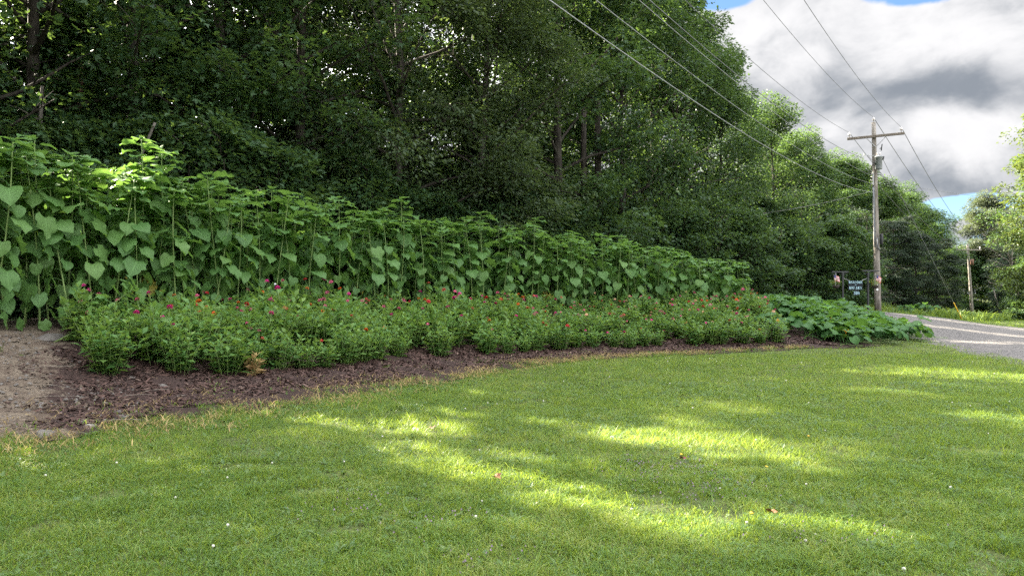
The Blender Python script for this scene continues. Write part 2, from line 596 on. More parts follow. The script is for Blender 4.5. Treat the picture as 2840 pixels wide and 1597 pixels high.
S_MULCH_END = s_at(8.8, 23.2)
ctl = []
for s in np.arange(0, ES[-1] - 6.5, 2.4):
    k = np.interp(s, [0, 12, 22, 40], [1.05, 1.0, .92, .85])
    for d, z in ((-4, 0), (-1.5, 0), (0, .03), (1.2, .20), (2.4, .48), (3.6, .80), (4.8, 1.04), (6.2, 1.10), (9.5, 1.05), (14, .95)):
        x, y = bed(s, d)
        ctl.append((x, y, z * k))
ctl += [(0, 0, 0), (6, 0, 0), (12, 0, 0), (20, -5, -.1), (-3, 2, 0), (3, 6, 0), (7, 9, 0), (10, 14, 0), (12.4, 18.7, 0), (13.6, 22.5, 0), (15.2, 28.4, .10),
        (16.0, 32.5, .45), (16.3, 36.5, .83), (19.4, 41, .75), (17, 39.5, .85), (23.8, 41.7, .24), (27.8, 42, -.2), (20, 25, -.1), (20, 33, .1), (25, 33, -.2), (36, 43, -.5),
        (50, 44, -.7), (30, 20, -.3), (56.7, 95, -.75), (40, 60, -.4), (32, 52, .0), (25, 55, .5), (38, 80, .2), (48, 90, -.2), (57, 110, -.6), (10, 50, 1.0), (13, 36, 1.0),
        (0, 55, .7), (-20, 45, .7), (-35, 30, .6), (-40, 0, .2), (-10, 90, .0), (30, 120, -.6), (70, 60, -1), (70, 120, -1.2), (-40, 120, 0), (70, -10, -.6), (0, -10, 0), (-30, -10, .1)]
ctl = np.array(ctl)


def tps_fit(C, lam=.3):
    n = len(C)
    D = np.linalg.norm(C[:, None, :2] - C[None, :, :2], axis=2)
    K = np.where(D > 0, D * D * np.log(D + 1e-9), 0) + lam * np.eye(n)
    P = np.hstack([np.ones((n, 1)), C[:, :2]])
    A = np.block([[K, P], [P.T, np.zeros((3, 3))]])
    return np.linalg.solve(A, np.concatenate([C[:, 2], np.zeros(3)]))


W = tps_fit(ctl)


def tps(x, y):
    out = np.zeros(len(x))
    for i in range(0, len(x), 20000):
        D2 = (x[i:i + 20000, None] - ctl[None, :, 0]) ** 2 + (y[i:i + 20000, None] - ctl[None, :, 1]) ** 2
        out[i:i + 20000] = (.5 * D2 * np.log(D2 + 1e-9)) @ W[:-3] + W[-3] + W[-2] * x[i:i + 20000] + W[-1] * y[i:i + 20000]
    return out


def vnoise(x, y, sc, seed):
    """smooth value noise on a plane"""
    r = np.random.default_rng(seed).random((64, 64))
    x, y = np.asarray(x) * sc, np.asarray(y) * sc
    xi, yi = np.floor(x).astype(int), np.floor(y).astype(int)
    fx, fy = x - xi, y - yi
    fx, fy = fx * fx * (3 - 2 * fx), fy * fy * (3 - 2 * fy)
    g = lambda a, b: r[a % 64, b % 64]
    return (g(xi, yi) * (1 - fx) + g(xi + 1, yi) * fx) * (1 - fy) + (g(xi, yi + 1) * (1 - fx) + g(xi + 1, yi + 1) * fx) * fy


GX0, GX1, GY0, GY1, GS = -45.0, 75.0, -12.0, 125.0, .5
gx = np.arange(GX0, GX1 + .01, GS)
gy = np.arange(GY0, GY1 + .01, GS)
GXX, GYY = np.meshgrid(gx, gy)
HG = tps(GXX.ravel(), GYY.ravel()).reshape(GXX.shape)
HG += (vnoise(GXX, GYY, .45, 3) - .5) * .05 + (vnoise(GXX, GYY, 1.1, 4) - .5) * .025


def height(x, y):
    x = np.clip((np.asarray(x, float) - GX0) / GS, 0, len(gx) - 1.001)
    y = np.clip((np.asarray(y, float) - GY0) / GS, 0, len(gy) - 1.001)
    i, j = x.astype(int), y.astype(int)
    u, v = x - i, y - j
    return (HG[j, i] * (1 - u) + HG[j, i + 1] * u) * (1 - v) + (HG[j + 1, i] * (1 - u) + HG[j + 1, i + 1] * u) * v


def hz(x, y):
    return float(height(np.array([x]), np.array([y]))[0])


# signed distance behind the bed edge, on a lookup grid
DX0, DY0, DS = -16.0, -6.0, .1
ddx = np.arange(DX0, 26, DS)
ddy = np.arange(DY0, 46, DS)
DXX, DYY = np.meshgrid(ddx, ddy)
_d = np.zeros(DXX.size)
_x, _y = DXX.ravel(), DYY.ravel()
ECs = EC[::2]
ENs = EN[::2]
for i in range(0, len(_x), 30000):
    ax = _x[i:i + 30000, None] - ECs[None, :, 0]
    ay = _y[i:i + 30000, None] - ECs[None, :, 1]
    k = np.argmin(ax * ax + ay * ay, 1)
    r = np.arange(len(k))
    dist = np.sqrt(ax[r, k] ** 2 + ay[r, k] ** 2)
    _d[i:i + 30000] = dist * np.sign(ax[r, k] * ENs[k, 0] + ay[r, k] * ENs[k, 1])
DG = _d.reshape(DXX.shape)


def bed_d(x, y):
    i = np.clip(((np.asarray(x) - DX0) / DS).astype(int), 0, len(ddx) - 1)
    j = np.clip(((np.asarray(y) - DY0) / DS).astype(int), 0, len(ddy) - 1)
    return DG[j, i]


ROAD = np.array([(9, 8), (11.4, 14.5), (12.4, 18.7), (13.6, 22.6), (15.3, 28.6), (16.1, 33.0), (16.2, 36.0), (15.2, 38.2), (16.6, 39.2), (18.4, 40.0), (20.3, 40.5), (23.8, 41.5),
                 (28, 42), (36, 43), (50, 44.5), (75, 46), (75, 8), (40, 4), (20, 2)], float)


def in_poly(x, y, P):
    x, y = np.asarray(x), np.asarray(y)
    c = np.zeros(x.shape, bool)
    for (x1, y1), (x2, y2) in zip(P, np.roll(P, -1, 0)):
        hit = ((y1 > y) != (y2 > y)) & (x < (x2 - x1) * (y - y1) / (y2 - y1 + 1e-12) + x1)
        c ^= hit
    return c


def near_poly(x, y, P):
    best = np.full(np.shape(x), 1e9)
    for (x1, y1), (x2, y2) in zip(P, np.roll(P, -1, 0)):
        dx, dy = x2 - x1, y2 - y1
        tt = np.clip(((x - x1) * dx + (y - y1) * dy) / (dx * dx + dy * dy), 0, 1)
        best = np.minimum(best, np.hypot(x - x1 - tt * dx, y - y1 - tt * dy))
    return best


def build_ground():
    # ground: fine grid near the camera, stretched out to the horizon
    ex = np.array([900, 500, 300, 200, 140, 100.])
    X = np.concatenate([-ex - 45 + 100, gx, (ex[::-1] - 25)])
    X = np.unique(np.concatenate([[-900, -500, -300, -180, -110, -70], gx, [90, 120, 170, 260, 450, 900]]))
    Y = np.unique(np.concatenate([[-300, -100, -40], gy, [140, 170, 220, 300, 450, 700, 1200]]))
    XX, YY = np.meshgrid(X, Y)
    far = np.maximum(np.maximum(GX0 - XX, XX - GX1), np.maximum(GY0 - YY, YY - GY1)).clip(0)
    Z = height(XX.ravel(), YY.ravel()).reshape(XX.shape) - np.minimum(far * .02, 4)
    n, m = XX.shape
    idx = np.arange(n * m).reshape(n, m)
    F = np.stack([idx[:-1, :-1], idx[:-1, 1:], idx[1:, 1:], idx[1:, :-1]], -1).reshape(-1, 4)
    V = np.stack([XX, YY, Z], -1).reshape(-1, 3)
    obj('lawn', mk_mesh('lawn', V, F, M['lawn'], True), kind='structure', label='mown lawn rolling up to the flower bed and wood')
    # flower bed: sheet on the bank that follows the curved edge
    ss = np.arange(0, S_MULCH_END + 3.0, .16)
    dd = np.arange(-.25, 8.4, .16)
    SS, DD = np.meshgrid(ss, dd)
    P = bed(SS, DD)
    d2 = DD + (vnoise(SS, DD, 1.3, 7) - .5) * .35 * (DD < .5)
    P = bed(SS, d2)
    z = height(P[..., 0].ravel(), P[..., 1].ravel()).reshape(SS.shape)
    rough = (vnoise(P[..., 0], P[..., 1], 2.2, 9) - .5) * .08 + (vnoise(P[..., 0], P[..., 1], 4.6, 10) - .5) * .05
    edge = np.clip((DD + .25) / .4, 0, 1) * np.clip((S_MULCH_END + 3.0 - SS) / 1.5, 0, 1)
    z = z + .012 + edge * (.035 + rough)
    s_soil = s_at(-4.9, 8.9)
    front = np.clip(1 - DD / 2.2, 0, 1)
    mul = np.clip((SS - s_soil - .15 - (DD - 1) * .5) / .9 + .5, 0, 1)
    n, m = SS.shape
    idx = np.arange(n * m).reshape(n, m)
    F = np.stack([idx[:-1, :-1], idx[:-1, 1:], idx[1:, 1:], idx[1:, :-1]], -1).reshape(-1, 4)[:, ::-1]
    V = np.stack([P[..., 0], P[..., 1], z], -1).reshape(-1, 3)
    obj('flower_bed_ground', mk_mesh('flower_bed_ground', V, F, M['soil'], True, tint=mul.ravel()), kind='structure', label='banked flower bed, bare soil at one end and dark mulch')
    # gravel drive
    xs = np.unique(np.concatenate([np.arange(9, 30, .4), np.arange(30, 76, 1.5)]))
    ys = np.arange(2, 47, .4)
    XX, YY = np.meshgrid(xs, ys)
    wob = (vnoise(XX, YY, .9, 21) - .5) * .5
    inside = in_poly(XX, YY, ROAD)
    near = near_poly(XX.ravel(), YY.ravel(), ROAD).reshape(XX.shape)
    sd = np.where(inside, near, -near) + wob
    z = height(XX.ravel(), YY.ravel()).reshape(XX.shape) + np.clip(.03 + sd * .06, -.25, .05)
    keep = sd > -.9
    n, m = XX.shape
    idx = np.arange(n * m).reshape(n, m)
    F = np.stack([idx[:-1, :-1], idx[:-1, 1:], idx[1:, 1:], idx[1:, :-1]], -1).reshape(-1, 4)
    F = F[keep.ravel()[F].all(1)]
    V = np.stack([XX, YY, z], -1).reshape(-1, 3)
    used = np.unique(F)
    mp = np.zeros(len(V), int)
    mp[used] = np.arange(len(used))
    obj('gravel_drive', mk_mesh('gravel_drive', V[used], mp[F], M['gravel'], True), kind='structure', label='grey gravel drive curving past the flower bed')


build_ground()


# ------------------------------------------------------------------ grass
def rot_basis(n):
    a = rng.random(n) * 2 * math.pi
    return np.cos(a), np.sin(a)


def blades(x, y, z, h, w, tint, seg=2, lean=.55):
    n = len(x)
    c, s = rot_basis(n)
    c2, s2 = rot_basis(n)
    l = lean * h * (.35 + rng.random(n))
    B = np.stack([x, y, z], 1)
    side = np.stack([c, s, np.zeros(n)], 1) * (w / 2)[:, None]
    dirn = np.stack([c2 * l, s2 * l, np.zeros(n)], 1)
    up = np.zeros((n, 3))
    up[:, 2] = h
    if seg == 2:
        mid = B + dirn * .35 + up * .62
        tip = B + dirn + up * (.95 - .3 * rng.random(n))[:, None]
        V = np.stack([B - side, B + side, mid + side * .75, mid - side * .75, tip], 1).reshape(-1, 3)
        i = np.arange(n) * 5
        F = [np.stack([i, i + 1, i + 2, i + 3], 1), np.stack([i + 3, i + 2, i + 4], 1)]
        T = np.repeat(tint, 5)
    else:
        tip = B + dirn + up
        V = np.stack([B - side, B + side, tip], 1).reshape(-1, 3)
        i = np.arange(n) * 3
        F = [np.stack([i, i + 1, i + 2], 1)]
        T = np.repeat(tint, 3)
    return V, F, T


def join(parts):
    Vs, F3, F4, Ts, n = [], [], [], [], 0
    for V, F, T in parts:
        for f in F:
            (F3 if f.shape[1] == 3 else F4).append(f + n)
        Vs.append(V)
        Ts.append(T)
        n += len(V)
    F = []
    if F3:
        F.append(np.vstack(F3))
    if F4:
        F.append(np.vstack(F4))
    return np.vstack(Vs), F, np.concatenate(Ts)


def lawn_points(n, r0, r1, margin=.72):
    """uniform over the wedge of lawn in front of the camera between two distances"""
    n = int(n * (1 + 2.6 / (margin * (r0 + r1) / 2)))
    ylo = rng.random(n * 2) * (r1 - r0) + r0
    ylo = ylo[rng.random(n * 2) < (margin * ylo + 2.6) / (margin * r1 + 2.6)]
    y = ylo[:n]
    x = (rng.random(len(y)) * 2 - 1) * (margin * y + 2.6)
    n = len(y)
    d = bed_d(x, y) + (vnoise(x, y, 1.7, 31) - .5) * .5 + (vnoise(x, y, 6, 32) - .5) * .25
    ok = d < .02
    rd = in_poly(x, y, ROAD)
    bare = vnoise(x, y, 1.9, 33) * .55 + vnoise(x, y, 5.5, 34) * .45
    ok &= rng.random(n) > np.clip((bare - .66) / .10, 0, .88)
    ok &= ~rd
    return x[ok], y[ok]


def lawn_tint(x, y):
    return .42 + (vnoise(x, y, .8, 41) - .5) * .40 + (vnoise(x, y, 2.6, 42) - .5) * .45 + (vnoise(x, y, 6, 43) - .5) * .5 + rng.normal(0, .30, len(x))


def build_grass():
    parts = []
    for n, r0, r1, hh, ww, seg in ((175000, 3.0, 7.5, .060, .0066, 2), (180000, 7.5, 13, .062, .0095, 1), (160000, 13, 21, .060, .013, 1), (90000, 21, 36, .065, .018, 1)):
        x, y = lawn_points(n, r0, r1)
        tuft = vnoise(x, y, 3.5, 51)
        h = hh * (.45 + .8 * rng.random(len(x))) * (.55 + 1.0 * tuft ** 2 + .5 * vnoise(x, y, 11, 52))
        tall = rng.random(len(x)) < .02
        h[tall] *= 1.9
        z = height(x, y) - .004
        w = ww * (.7 + .6 * rng.random(len(x)))
        parts.append(blades(x, y, z, h, w, lawn_tint(x, y), seg, 1.15))
    # the grass beyond the drive
    n = 60000
    x = rng.uniform(14, 62, n)
    y = rng.uniform(36, 96, n)
    ok = ~in_poly(x, y, ROAD) & (x / y > .40) & (x / y < .80)
    x, y = x[ok], y[ok]
    h = (.07 + .10 * vnoise(x, y, .6, 61)) * (.6 + .8 * rng.random(len(x)))
    parts.append(blades(x, y, height(x, y), h, .030 + .02 * rng.random(len(x)), .45 + rng.normal(0, .15, len(x)), 1, .6))
    V, F, T = join(parts)
    obj('grass', mk_mesh('grass', V, F, M['grass_blade'], False, T.clip(0, 1)), kind='stuff', label='short mown grass of the lawn')
    # clover and small broad leaves mixed into the lawn
    n = 42000
    y = np.sqrt(rng.random(n) * (14 ** 2 - 3.6 ** 2) + 3.6 ** 2)
    x = (rng.random(n) * 2 - 1) * .78 * y
    keep = (vnoise(x, y, 1.4, 71) * .6 + vnoise(x, y, 4, 72) * .4 > .47) & (bed_d(x, y) < -.05) & ~in_poly(x, y, ROAD)
    x, y = x[keep], y[keep]
    n = len(x)
    z = height(x, y) + .022 + .022 * rng.random(n)
    r = (.0075 + .006 * rng.random(n)) * np.interp(y, [4, 14], [1, 1.7])
    a0 = rng.random(n) * 6.283
    tx, ty = rng.normal(0, .3, n), rng.normal(0, .3, n)
    Vs, Fs = [], []
    for k in range(3):
        a = a0 + k * 2.094
        pts = []
        for (u, v) in ((0, 0), (.75, .55), (1.35, 0), (.75, -.55)):
            px = (u * np.cos(a) - v * np.sin(a)) * r
            py = (u * np.sin(a) + v * np.cos(a)) * r
            pts.append(np.stack([x + px, y + py, z + px * tx + py * ty], 1))
        Vs.append(np.stack(pts, 1).reshape(-1, 3))
        Fs.append(np.arange(n * 4).reshape(-1, 4) + k * n * 4)
    T = np.tile(np.repeat(.4 + rng.normal(0, .2, n), 4), 3)
    obj('clover', mk_mesh('clover', np.vstack(Vs), np.vstack(Fs), M['clover_leaf'], False, T.clip(0, 1)), kind='stuff', label='clover leaves growing through the lawn')
    # plantain and dandelion rosettes
    n = 1500
    y = np.sqrt(rng.random(n) * (15 ** 2 - 3.6 ** 2) + 3.6 ** 2)
    x = (rng.random(n) * 2 - 1) * .78 * y
    keep = (vnoise(x, y, .9, 75) > .45) & (bed_d(x, y) < -.1) & ~in_poly(x, y, ROAD)
    parts = []
    for a, b in zip(x[keep], y[keep]):
        m = rng.integers(4, 9)
        az = rng.random(m) * 6.283
        L = rng.uniform(.04, .10, m)
        el = rng.uniform(.25, .9, m)
        z0 = hz(a, b) + .012
        dv = np.stack([np.cos(az) * np.cos(el), np.sin(az) * np.cos(el), np.sin(el)], 1)
        sv = np.stack([-np.sin(az), np.cos(az), 0 * az], 1)
        P0 = np.tile([a, b, z0], (m, 1))
        w = (L * .17)[:, None]
        V = np.stack([P0, P0 + dv * L[:, None] * .55 + sv * w, P0 + dv * L[:, None] - [0, 0, .012], P0 + dv * L[:, None] * .55 - sv * w], 1).reshape(-1, 3)
        parts.append((V, [np.arange(m * 4).reshape(-1, 4)], np.repeat((.35 + rng.normal(0, .25, m)).clip(0, 1), 4)))
    V, F, T = join(parts)
    obj('broadleaf_weeds', mk_mesh('broadleaf_weeds', V, F, M['clover_leaf'], False, T), kind='stuff', label='broad leaved weeds growing in the lawn')
    # dry straw-coloured grass along the edge of the bed
    n = 21000
    s = s_at(-8.2, 4.4) + (S_MULCH_END - s_at(-8.2, 4.4)) * rng.random(n) ** 1.5
    wid = np.interp(s, [s_at(-5.4, 8.1), s_at(-3.4, 11.1), s_at(-1.1, 15.2), S_MULCH_END], [.60, .55, .34, .09])
    P = bed(s, rng.normal(.05, 1, n) * wid)
    x, y = P[:, 0], P[:, 1]
    keep = vnoise(x, y, 2.4, 81) * .6 + vnoise(x, y, 7, 82) * .4 > .42
    x, y = x[keep], y[keep]
    n = len(x)
    h = .05 + .08 * rng.random(n)
    flat = rng.random(n)
    V, F, T = blades(x, y, height(x, y) + .03, h * np.where(flat < .6, .35, .9), .006 + .006 * rng.random(n), (.5 + rng.normal(0, .3, n)).clip(0, 1), 2, 2.0)
    obj('dry_grass', mk_mesh('dry_grass', V, F, M['dry_grass'], False, T), kind='stuff', label='yellow dry grass along the bed edge')
    # green weeds that creep into the mulch
    n = 9000
    s = rng.uniform(s_at(-7.4, 5.4), S_MULCH_END, n)
    d = rng.uniform(-.3, 1.5, n)
    P = bed(s, d)
    x, y = P[:, 0], P[:, 1]
    keep = vnoise(x, y, 2.9, 85) * .75 + .25 * vnoise(x, y, 9, 86) - np.clip(d, 0, 1.4) * .16 > .50
    x, y = x[keep], y[keep]
    n = len(x)
    V, F, T = blades(x, y, height(x, y) + .02, .04 + .07 * rng.random(n), .010 + .012 * rng.random(n), (.4 + rng.normal(0, .2, n)).clip(0, 1), 2, 1.3)
    n = 2600
    s = rng.uniform(s_at(-10, 2), s_at(-4.6, 9.4), n)
    P = bed(s, rng.uniform(3.2, 5.2, n))
    x2, y2 = P[:, 0], P[:, 1]
    k2 = vnoise(x2, y2, 2.2, 87) > .45
    x2, y2 = x2[k2], y2[k2]
    n = len(x2)
    V2, F2, T2 = blades(x2, y2, height(x2, y2) + .02, .10 + .22 * rng.random(n) ** 2, .010 + .012 * rng.random(n), (.4 + rng.normal(0, .2, n)).clip(0, 1), 2, .7)
    V, F, T = join([(V, F, T), (V2, F2, T2)])
    obj('creeping_weeds', mk_mesh('creeping_weeds', V, F, M['weed_leaf'], False, T), kind='stuff', label='low green weeds creeping into the mulch')


build_grass()


def build_mulch():
    n = 46000
    s = rng.uniform(s_at(-5.1, 8.6), S_MULCH_END + 1.2, n)
    dmax = np.interp(s, [s_at(-4.4, 9.7), s_at(-2.2, 12.9), s_at(0, 17.3), S_MULCH_END], [3.6, 3.0, 2.2, 1.6])
    d = rng.random(n) ** 1.2 * dmax + .03
    ok = (s - s_at(-4.9, 8.9) - .15 - (d - 1) * .5 + rng.normal(0, .25, n) + (vnoise(s, d, 1.6, 89) - .5) * 1.3) > 0
    ok &= d > .22 + (vnoise(s, d, 1.9, 88) - .5) * .6
    s, d = s[ok], d[ok]
    P = bed(s, d)
    n = len(s)
    x, y = P[:, 0], P[:, 1]
    z = height(x, y) + .050 + .022 * rng.random(n)
    far = np.interp(y, [9, 25], [1, 1.7])
    L = (.018 + .05 * rng.random(n) ** 2) * far
    w = (.006 + .010 * rng.random(n)) * far
    a = rng.random(n) * 6.283
    tilt = rng.normal(0, .28, n)
    ux = np.stack([np.cos(a), np.sin(a), tilt], 1)
    vx = np.stack([-np.sin(a), np.cos(a), rng.normal(0, .35, n)], 1)
    C = np.stack([x, y, z], 1)
    top = np.array([0, 0, 1.0]) * .007
    V = np.stack([C - ux * L[:, None] - vx * w[:, None] * .5, C + ux * L[:, None] * .8 - vx * w[:, None], C + ux * L[:, None] + vx * w[:, None] * .6,
                  C - ux * L[:, None] * .8 + vx * w[:, None], C + top + ux * (L * .2)[:, None]], 1).reshape(-1, 3)
    i = np.arange(n) * 5
    F = np.vstack([np.stack([i + j, i + (j + 1) % 4, i + 4], 1) for j in range(4)])
    T = np.repeat((.42 + rng.normal(0, .24, n)).clip(0, 1), 5)
    obj('mulch_chips', mk_mesh('mulch_chips', V, F, M['mulch'], False, T), kind='stuff', label='dark reddish brown shredded bark mulch')
    # pebbles and clods on the bare bank
    n = 7000
    s = rng.uniform(s_at(-9, 3), s_at(-4.2, 10), n)
    d = rng.uniform(.1, 4.6, n)
    P = bed(s, d)
    x, y = P[:, 0], P[:, 1]
    r = .007 + .030 * rng.random(n) ** 4
    C = np.stack([x, y, height(x, y) + .045], 1)
    ring = []
    for k in range(5):
        a = k * 1.2566 + rng.random(n)
        rr = r * (.7 + .6 * rng.random(n))
        ring.append(C + np.stack([np.cos(a) * rr, np.sin(a) * rr, rng.normal(0, .15, n) * r], 1))
    V = np.stack(ring + [C + np.stack([0 * r, 0 * r, r * .7], 1)], 1).reshape(-1, 3)
    i = np.arange(n) * 6
    F = np.vstack([np.stack([i + j, i + (j + 1) % 5, i + 5], 1) for j in range(5)])
    obj('pebbles', mk_mesh('pebbles', V, F, M['stone'], False), kind='stuff', label='small pebbles scattered on the bare soil')


build_mulch()


def soil_clods():
    n = 5200
    s = rng.uniform(s_at(-9.5, 2.5), s_at(-4.3, 9.9), n)
    d = rng.uniform(.1, 5.0, n)
    P = bed(s, d)
    x, y = P[:, 0], P[:, 1]
    r = .010 + .040 * rng.random(n) ** 5
    C = np.stack([x, y, height(x, y) + .048], 1)
    ring = []
    for k in range(6):
        a = k * 1.0472 + rng.random(n) * .6
        rr = r * (.65 + .7 * rng.random(n))
        ring.append(C + np.stack([np.cos(a) * rr, np.sin(a) * rr, rng.normal(-.2, .2, n) * r], 1))
    V = np.stack(ring + [C + np.stack([0 * r, 0 * r, r * .75], 1)], 1).reshape(-1, 3)
    i = np.arange(n) * 7
    F = np.vstack([np.stack([i + j, i + (j + 1) % 6, i + 6], 1) for j in range(6)])
    obj('soil_clods', mk_mesh('soil_clods', V, F, M['soil'], False, tint=np.zeros(len(V))), kind='stuff', label='crumbly clods of earth on the bare bank')


soil_clods()


# ------------------------------------------------------------------ trees
def unit(v):
    return v / (np.linalg.norm(v) + 1e-9)


def grow(seed, H, Rr, t0, nl, e0=8, e1=62, droop=.0, subs=5, shape='round', wind=None, lean=0.0, trunk_r=.20, twigs=True, top=1.0):
    """trunk, limbs and the places where leaves hang: returns tubes and clump centres with outward directions"""
    g = np.random.default_rng(seed)
    tubes, cl = [], []
    n = 9
    zz = np.linspace(0, 1, n)
    wander = np.cumsum(g.normal(0, .10, (n, 2)), 0)
    wander -= wander[0]
    T = np.stack([wander[:, 0] + lean * zz ** 1.5 * H, wander[:, 1], zz * H * top], 1)
    tubes.append((T, trunk_r * (1 - zz * .85) * (1 + .5 * np.exp(-zz * 25)), 8))
    for i in range(nl):
        t = t0 + (1 - t0) * ((i + .3 + .5 * g.random()) / nl)
        base = np.array([np.interp(t, zz, T[:, k]) for k in range(3)])
        az = i * 2.399 + g.normal(0, .35)
        if shape == 'round':
            prof = math.sqrt(max(.08, 1 - ((t - (t0 + .30)) / (1.02 - t0 - .20)) ** 2)) if t > t0 + .3 else .75 + .25 * (t - t0) / .3
        elif shape == 'cone':
            prof = (1 - t) * 1.05 + .06
        else:
            prof = .9 if t < .8 else .9 - (t - .8) * 3
        L = Rr * prof * g.uniform(.72, 1.22)
        el = R(e0 + (e1 - e0) * ((t - t0) / (1 - t0)) ** 1.3 + g.normal(0, 8))
        d = np.array([math.cos(az) * math.cos(el), math.sin(az) * math.cos(el), math.sin(el)])
        p, pts, k = base.copy(), [base.copy()], 6
        dirs = []
        for j in range(k):
            d = unit(d + np.array([g.normal(0, .10), g.normal(0, .10), g.normal(0, .06) - droop * (j / k)]) + (0 if wind is None else np.array(wind) * .25))
            p = p + d * L / k
            pts.append(p.copy())
            dirs.append(d.copy())
        pts = np.array(pts)
        r0 = trunk_r * .42 * (1 - t * .75) * (.5 + .5 * L / Rr)
        tubes.append((pts, np.linspace(r0, .012, k + 1), 5))
        for q in range(subs):
            f = .25 + .75 * (q + g.random()) / subs
            b = np.array([np.interp(f * k, np.arange(k + 1), pts[:, c]) for c in range(3)])
            dd = dirs[min(k - 1, int(f * k))]
            side = unit(np.cross(dd, [0, 0, 1.0])) * (1 if q % 2 else -1)
            sd = unit(dd * .55 + side * g.uniform(.5, 1.1) + np.array([0, 0, g.normal(.05, .25) - droop * .5]))
            sl_ = L * .36 * g.uniform(.6, 1.25) * (1.15 - .45 * f)
            sp = [b, b + sd * sl_ * .5, b + sd * sl_ + np.array([0, 0, -.08 * sl_ - droop * .25 * sl_])]
            if twigs:
                tubes.append((np.array(sp), np.array([.016, .011, .005]), 3))
            cl.append((sp[1] + g.normal(0, .1, 3), sd, .85))
            cl.append((sp[2], sd, 1.0))
        cl.append((pts[-1], dirs[-1], 1.0))
        cl.append((pts[-2], dirs[-1], .9))
    return tubes, cl


def leaf_cloud(seed, cl, per, size, sh=.46, sv=.15, gap=.12):
    """leaf centres, tip directions, normals, sizes and tints for the clumps"""
    g = np.random.default_rng(seed)
    C, D, N, S, T = [], [], [], [], []
    for (c, d, w) in cl:
        if g.random() < gap:
            continue
        m = max(4, int(per * w * g.uniform(.6, 1.35)))
        k = g.uniform(.75, 1.25)
        w3 = g.normal(0, 1, (m, 3))
        w3 /= np.linalg.norm(w3, axis=1, keepdims=True)
        low = w3[:, 2] < -.15
        w3[low & (g.random(m) < .65), 2] *= -1
        off = w3 * np.array([sh, sh, sv]) * 1.55 * k * (.45 + .55 * g.random((m, 1)) ** .5) + g.normal(0, .06, (m, 3))
        off[:, 2] -= (off[:, 0] ** 2 + off[:, 1] ** 2) * .18
        out = w3.copy()
        out[:, 2] *= .3
        out = out + np.asarray(d) * .35 + g.normal(0, .30, (m, 3))
        out[:, 2] -= .35
        out /= np.linalg.norm(out, axis=1, keepdims=True) + 1e-9
        nm = g.normal(0, .36, (m, 3)) + w3 * .55
        nm[:, 2] += .75
        nm -= out * (nm * out).sum(1, keepdims=True)
        nm /= np.linalg.norm(nm, axis=1, keepdims=True) + 1e-9
        C.append(np.asarray(c) + off)
        D.append(out)
        N.append(nm)
        S.append(size * g.uniform(.65, 1.3, m))
        T.append((g.normal(.42, .15) + g.normal(0, .14, m)).clip(0, 1))
    return [np.concatenate(a) for a in (C, D, N, S, T)]


def leaves_mesh(name, cloud, kind, mat):
    C, D, N, S, T = cloud
    n = len(C)
    B = np.cross(N, D)
    s = S[:, None]
    if kind == 'maple':                       # three pointed lobes that share the leaf base, the outer two folded up
        P = [C - D * s * .45, C - D * s * .02 + B * s * .22, C + D * s * .62 - N * s * .12, C - D * s * .02 - B * s * .22,
             C + D * s * .18 + B * s * .55 + N * s * .06, C - D * s * .28 + B * s * .42, C + D * s * .18 - B * s * .55 + N * s * .06, C - D * s * .28 - B * s * .42]
        i = np.arange(n) * 8
        F = [np.vstack([np.stack([i, i + 1, i + 2, i + 3], 1)]),
             np.vstack([np.stack([i, i + 4, i + 1], 1), np.stack([i, i + 5, i + 4], 1), np.stack([i, i + 3, i + 6], 1), np.stack([i, i + 6, i + 7], 1)])]
        k = 8
    elif kind == 'kite':
        P = [C - D * s * .5, C + B * s * .30 + N * s * .08, C + D * s * .55 - N * s * .10, C - B * s * .30 + N * s * .08]
        i = np.arange(n) * 4
        F = [np.vstack([np.stack([i, i + 1, i + 2], 1), np.stack([i, i + 2, i + 3], 1)])]
        k = 4
    else:                                     # slim leaves
        P = [C - D * s * .6, C + B * s * .13, C + D * s * .7 - N * s * .12, C - B * s * .13]
        i = np.arange(n) * 4
        F = [np.stack([i, i + 1, i + 2, i + 3], 1)]
        k = 4
    return mk_mesh(name, np.stack(P, 1).reshape(-1, 3), F, mat, False, np.repeat(T, k))


def wood_mesh(name, tubes, mat):
    mb = MB()
    for P, r, n in tubes:
        mb.tube(P, r, n, caps=False)
    return mb.mesh(name, mat, True)


PROTO = {}


def proto(key, kind, mat, bark, per, size, gseed, sh=.46, sv=.15, gap=.12, **kw):
    tubes, cl = grow(gseed, **kw)
    cloud = leaf_cloud(gseed + 100, cl, per, size, sh, sv, gap)
    PROTO[key] = dict(cloud=cloud, kind=kind, mat=mat, wood=wood_mesh('trunk', tubes, M[bark]), crown=leaves_mesh('crown', cloud, kind, M[mat]))


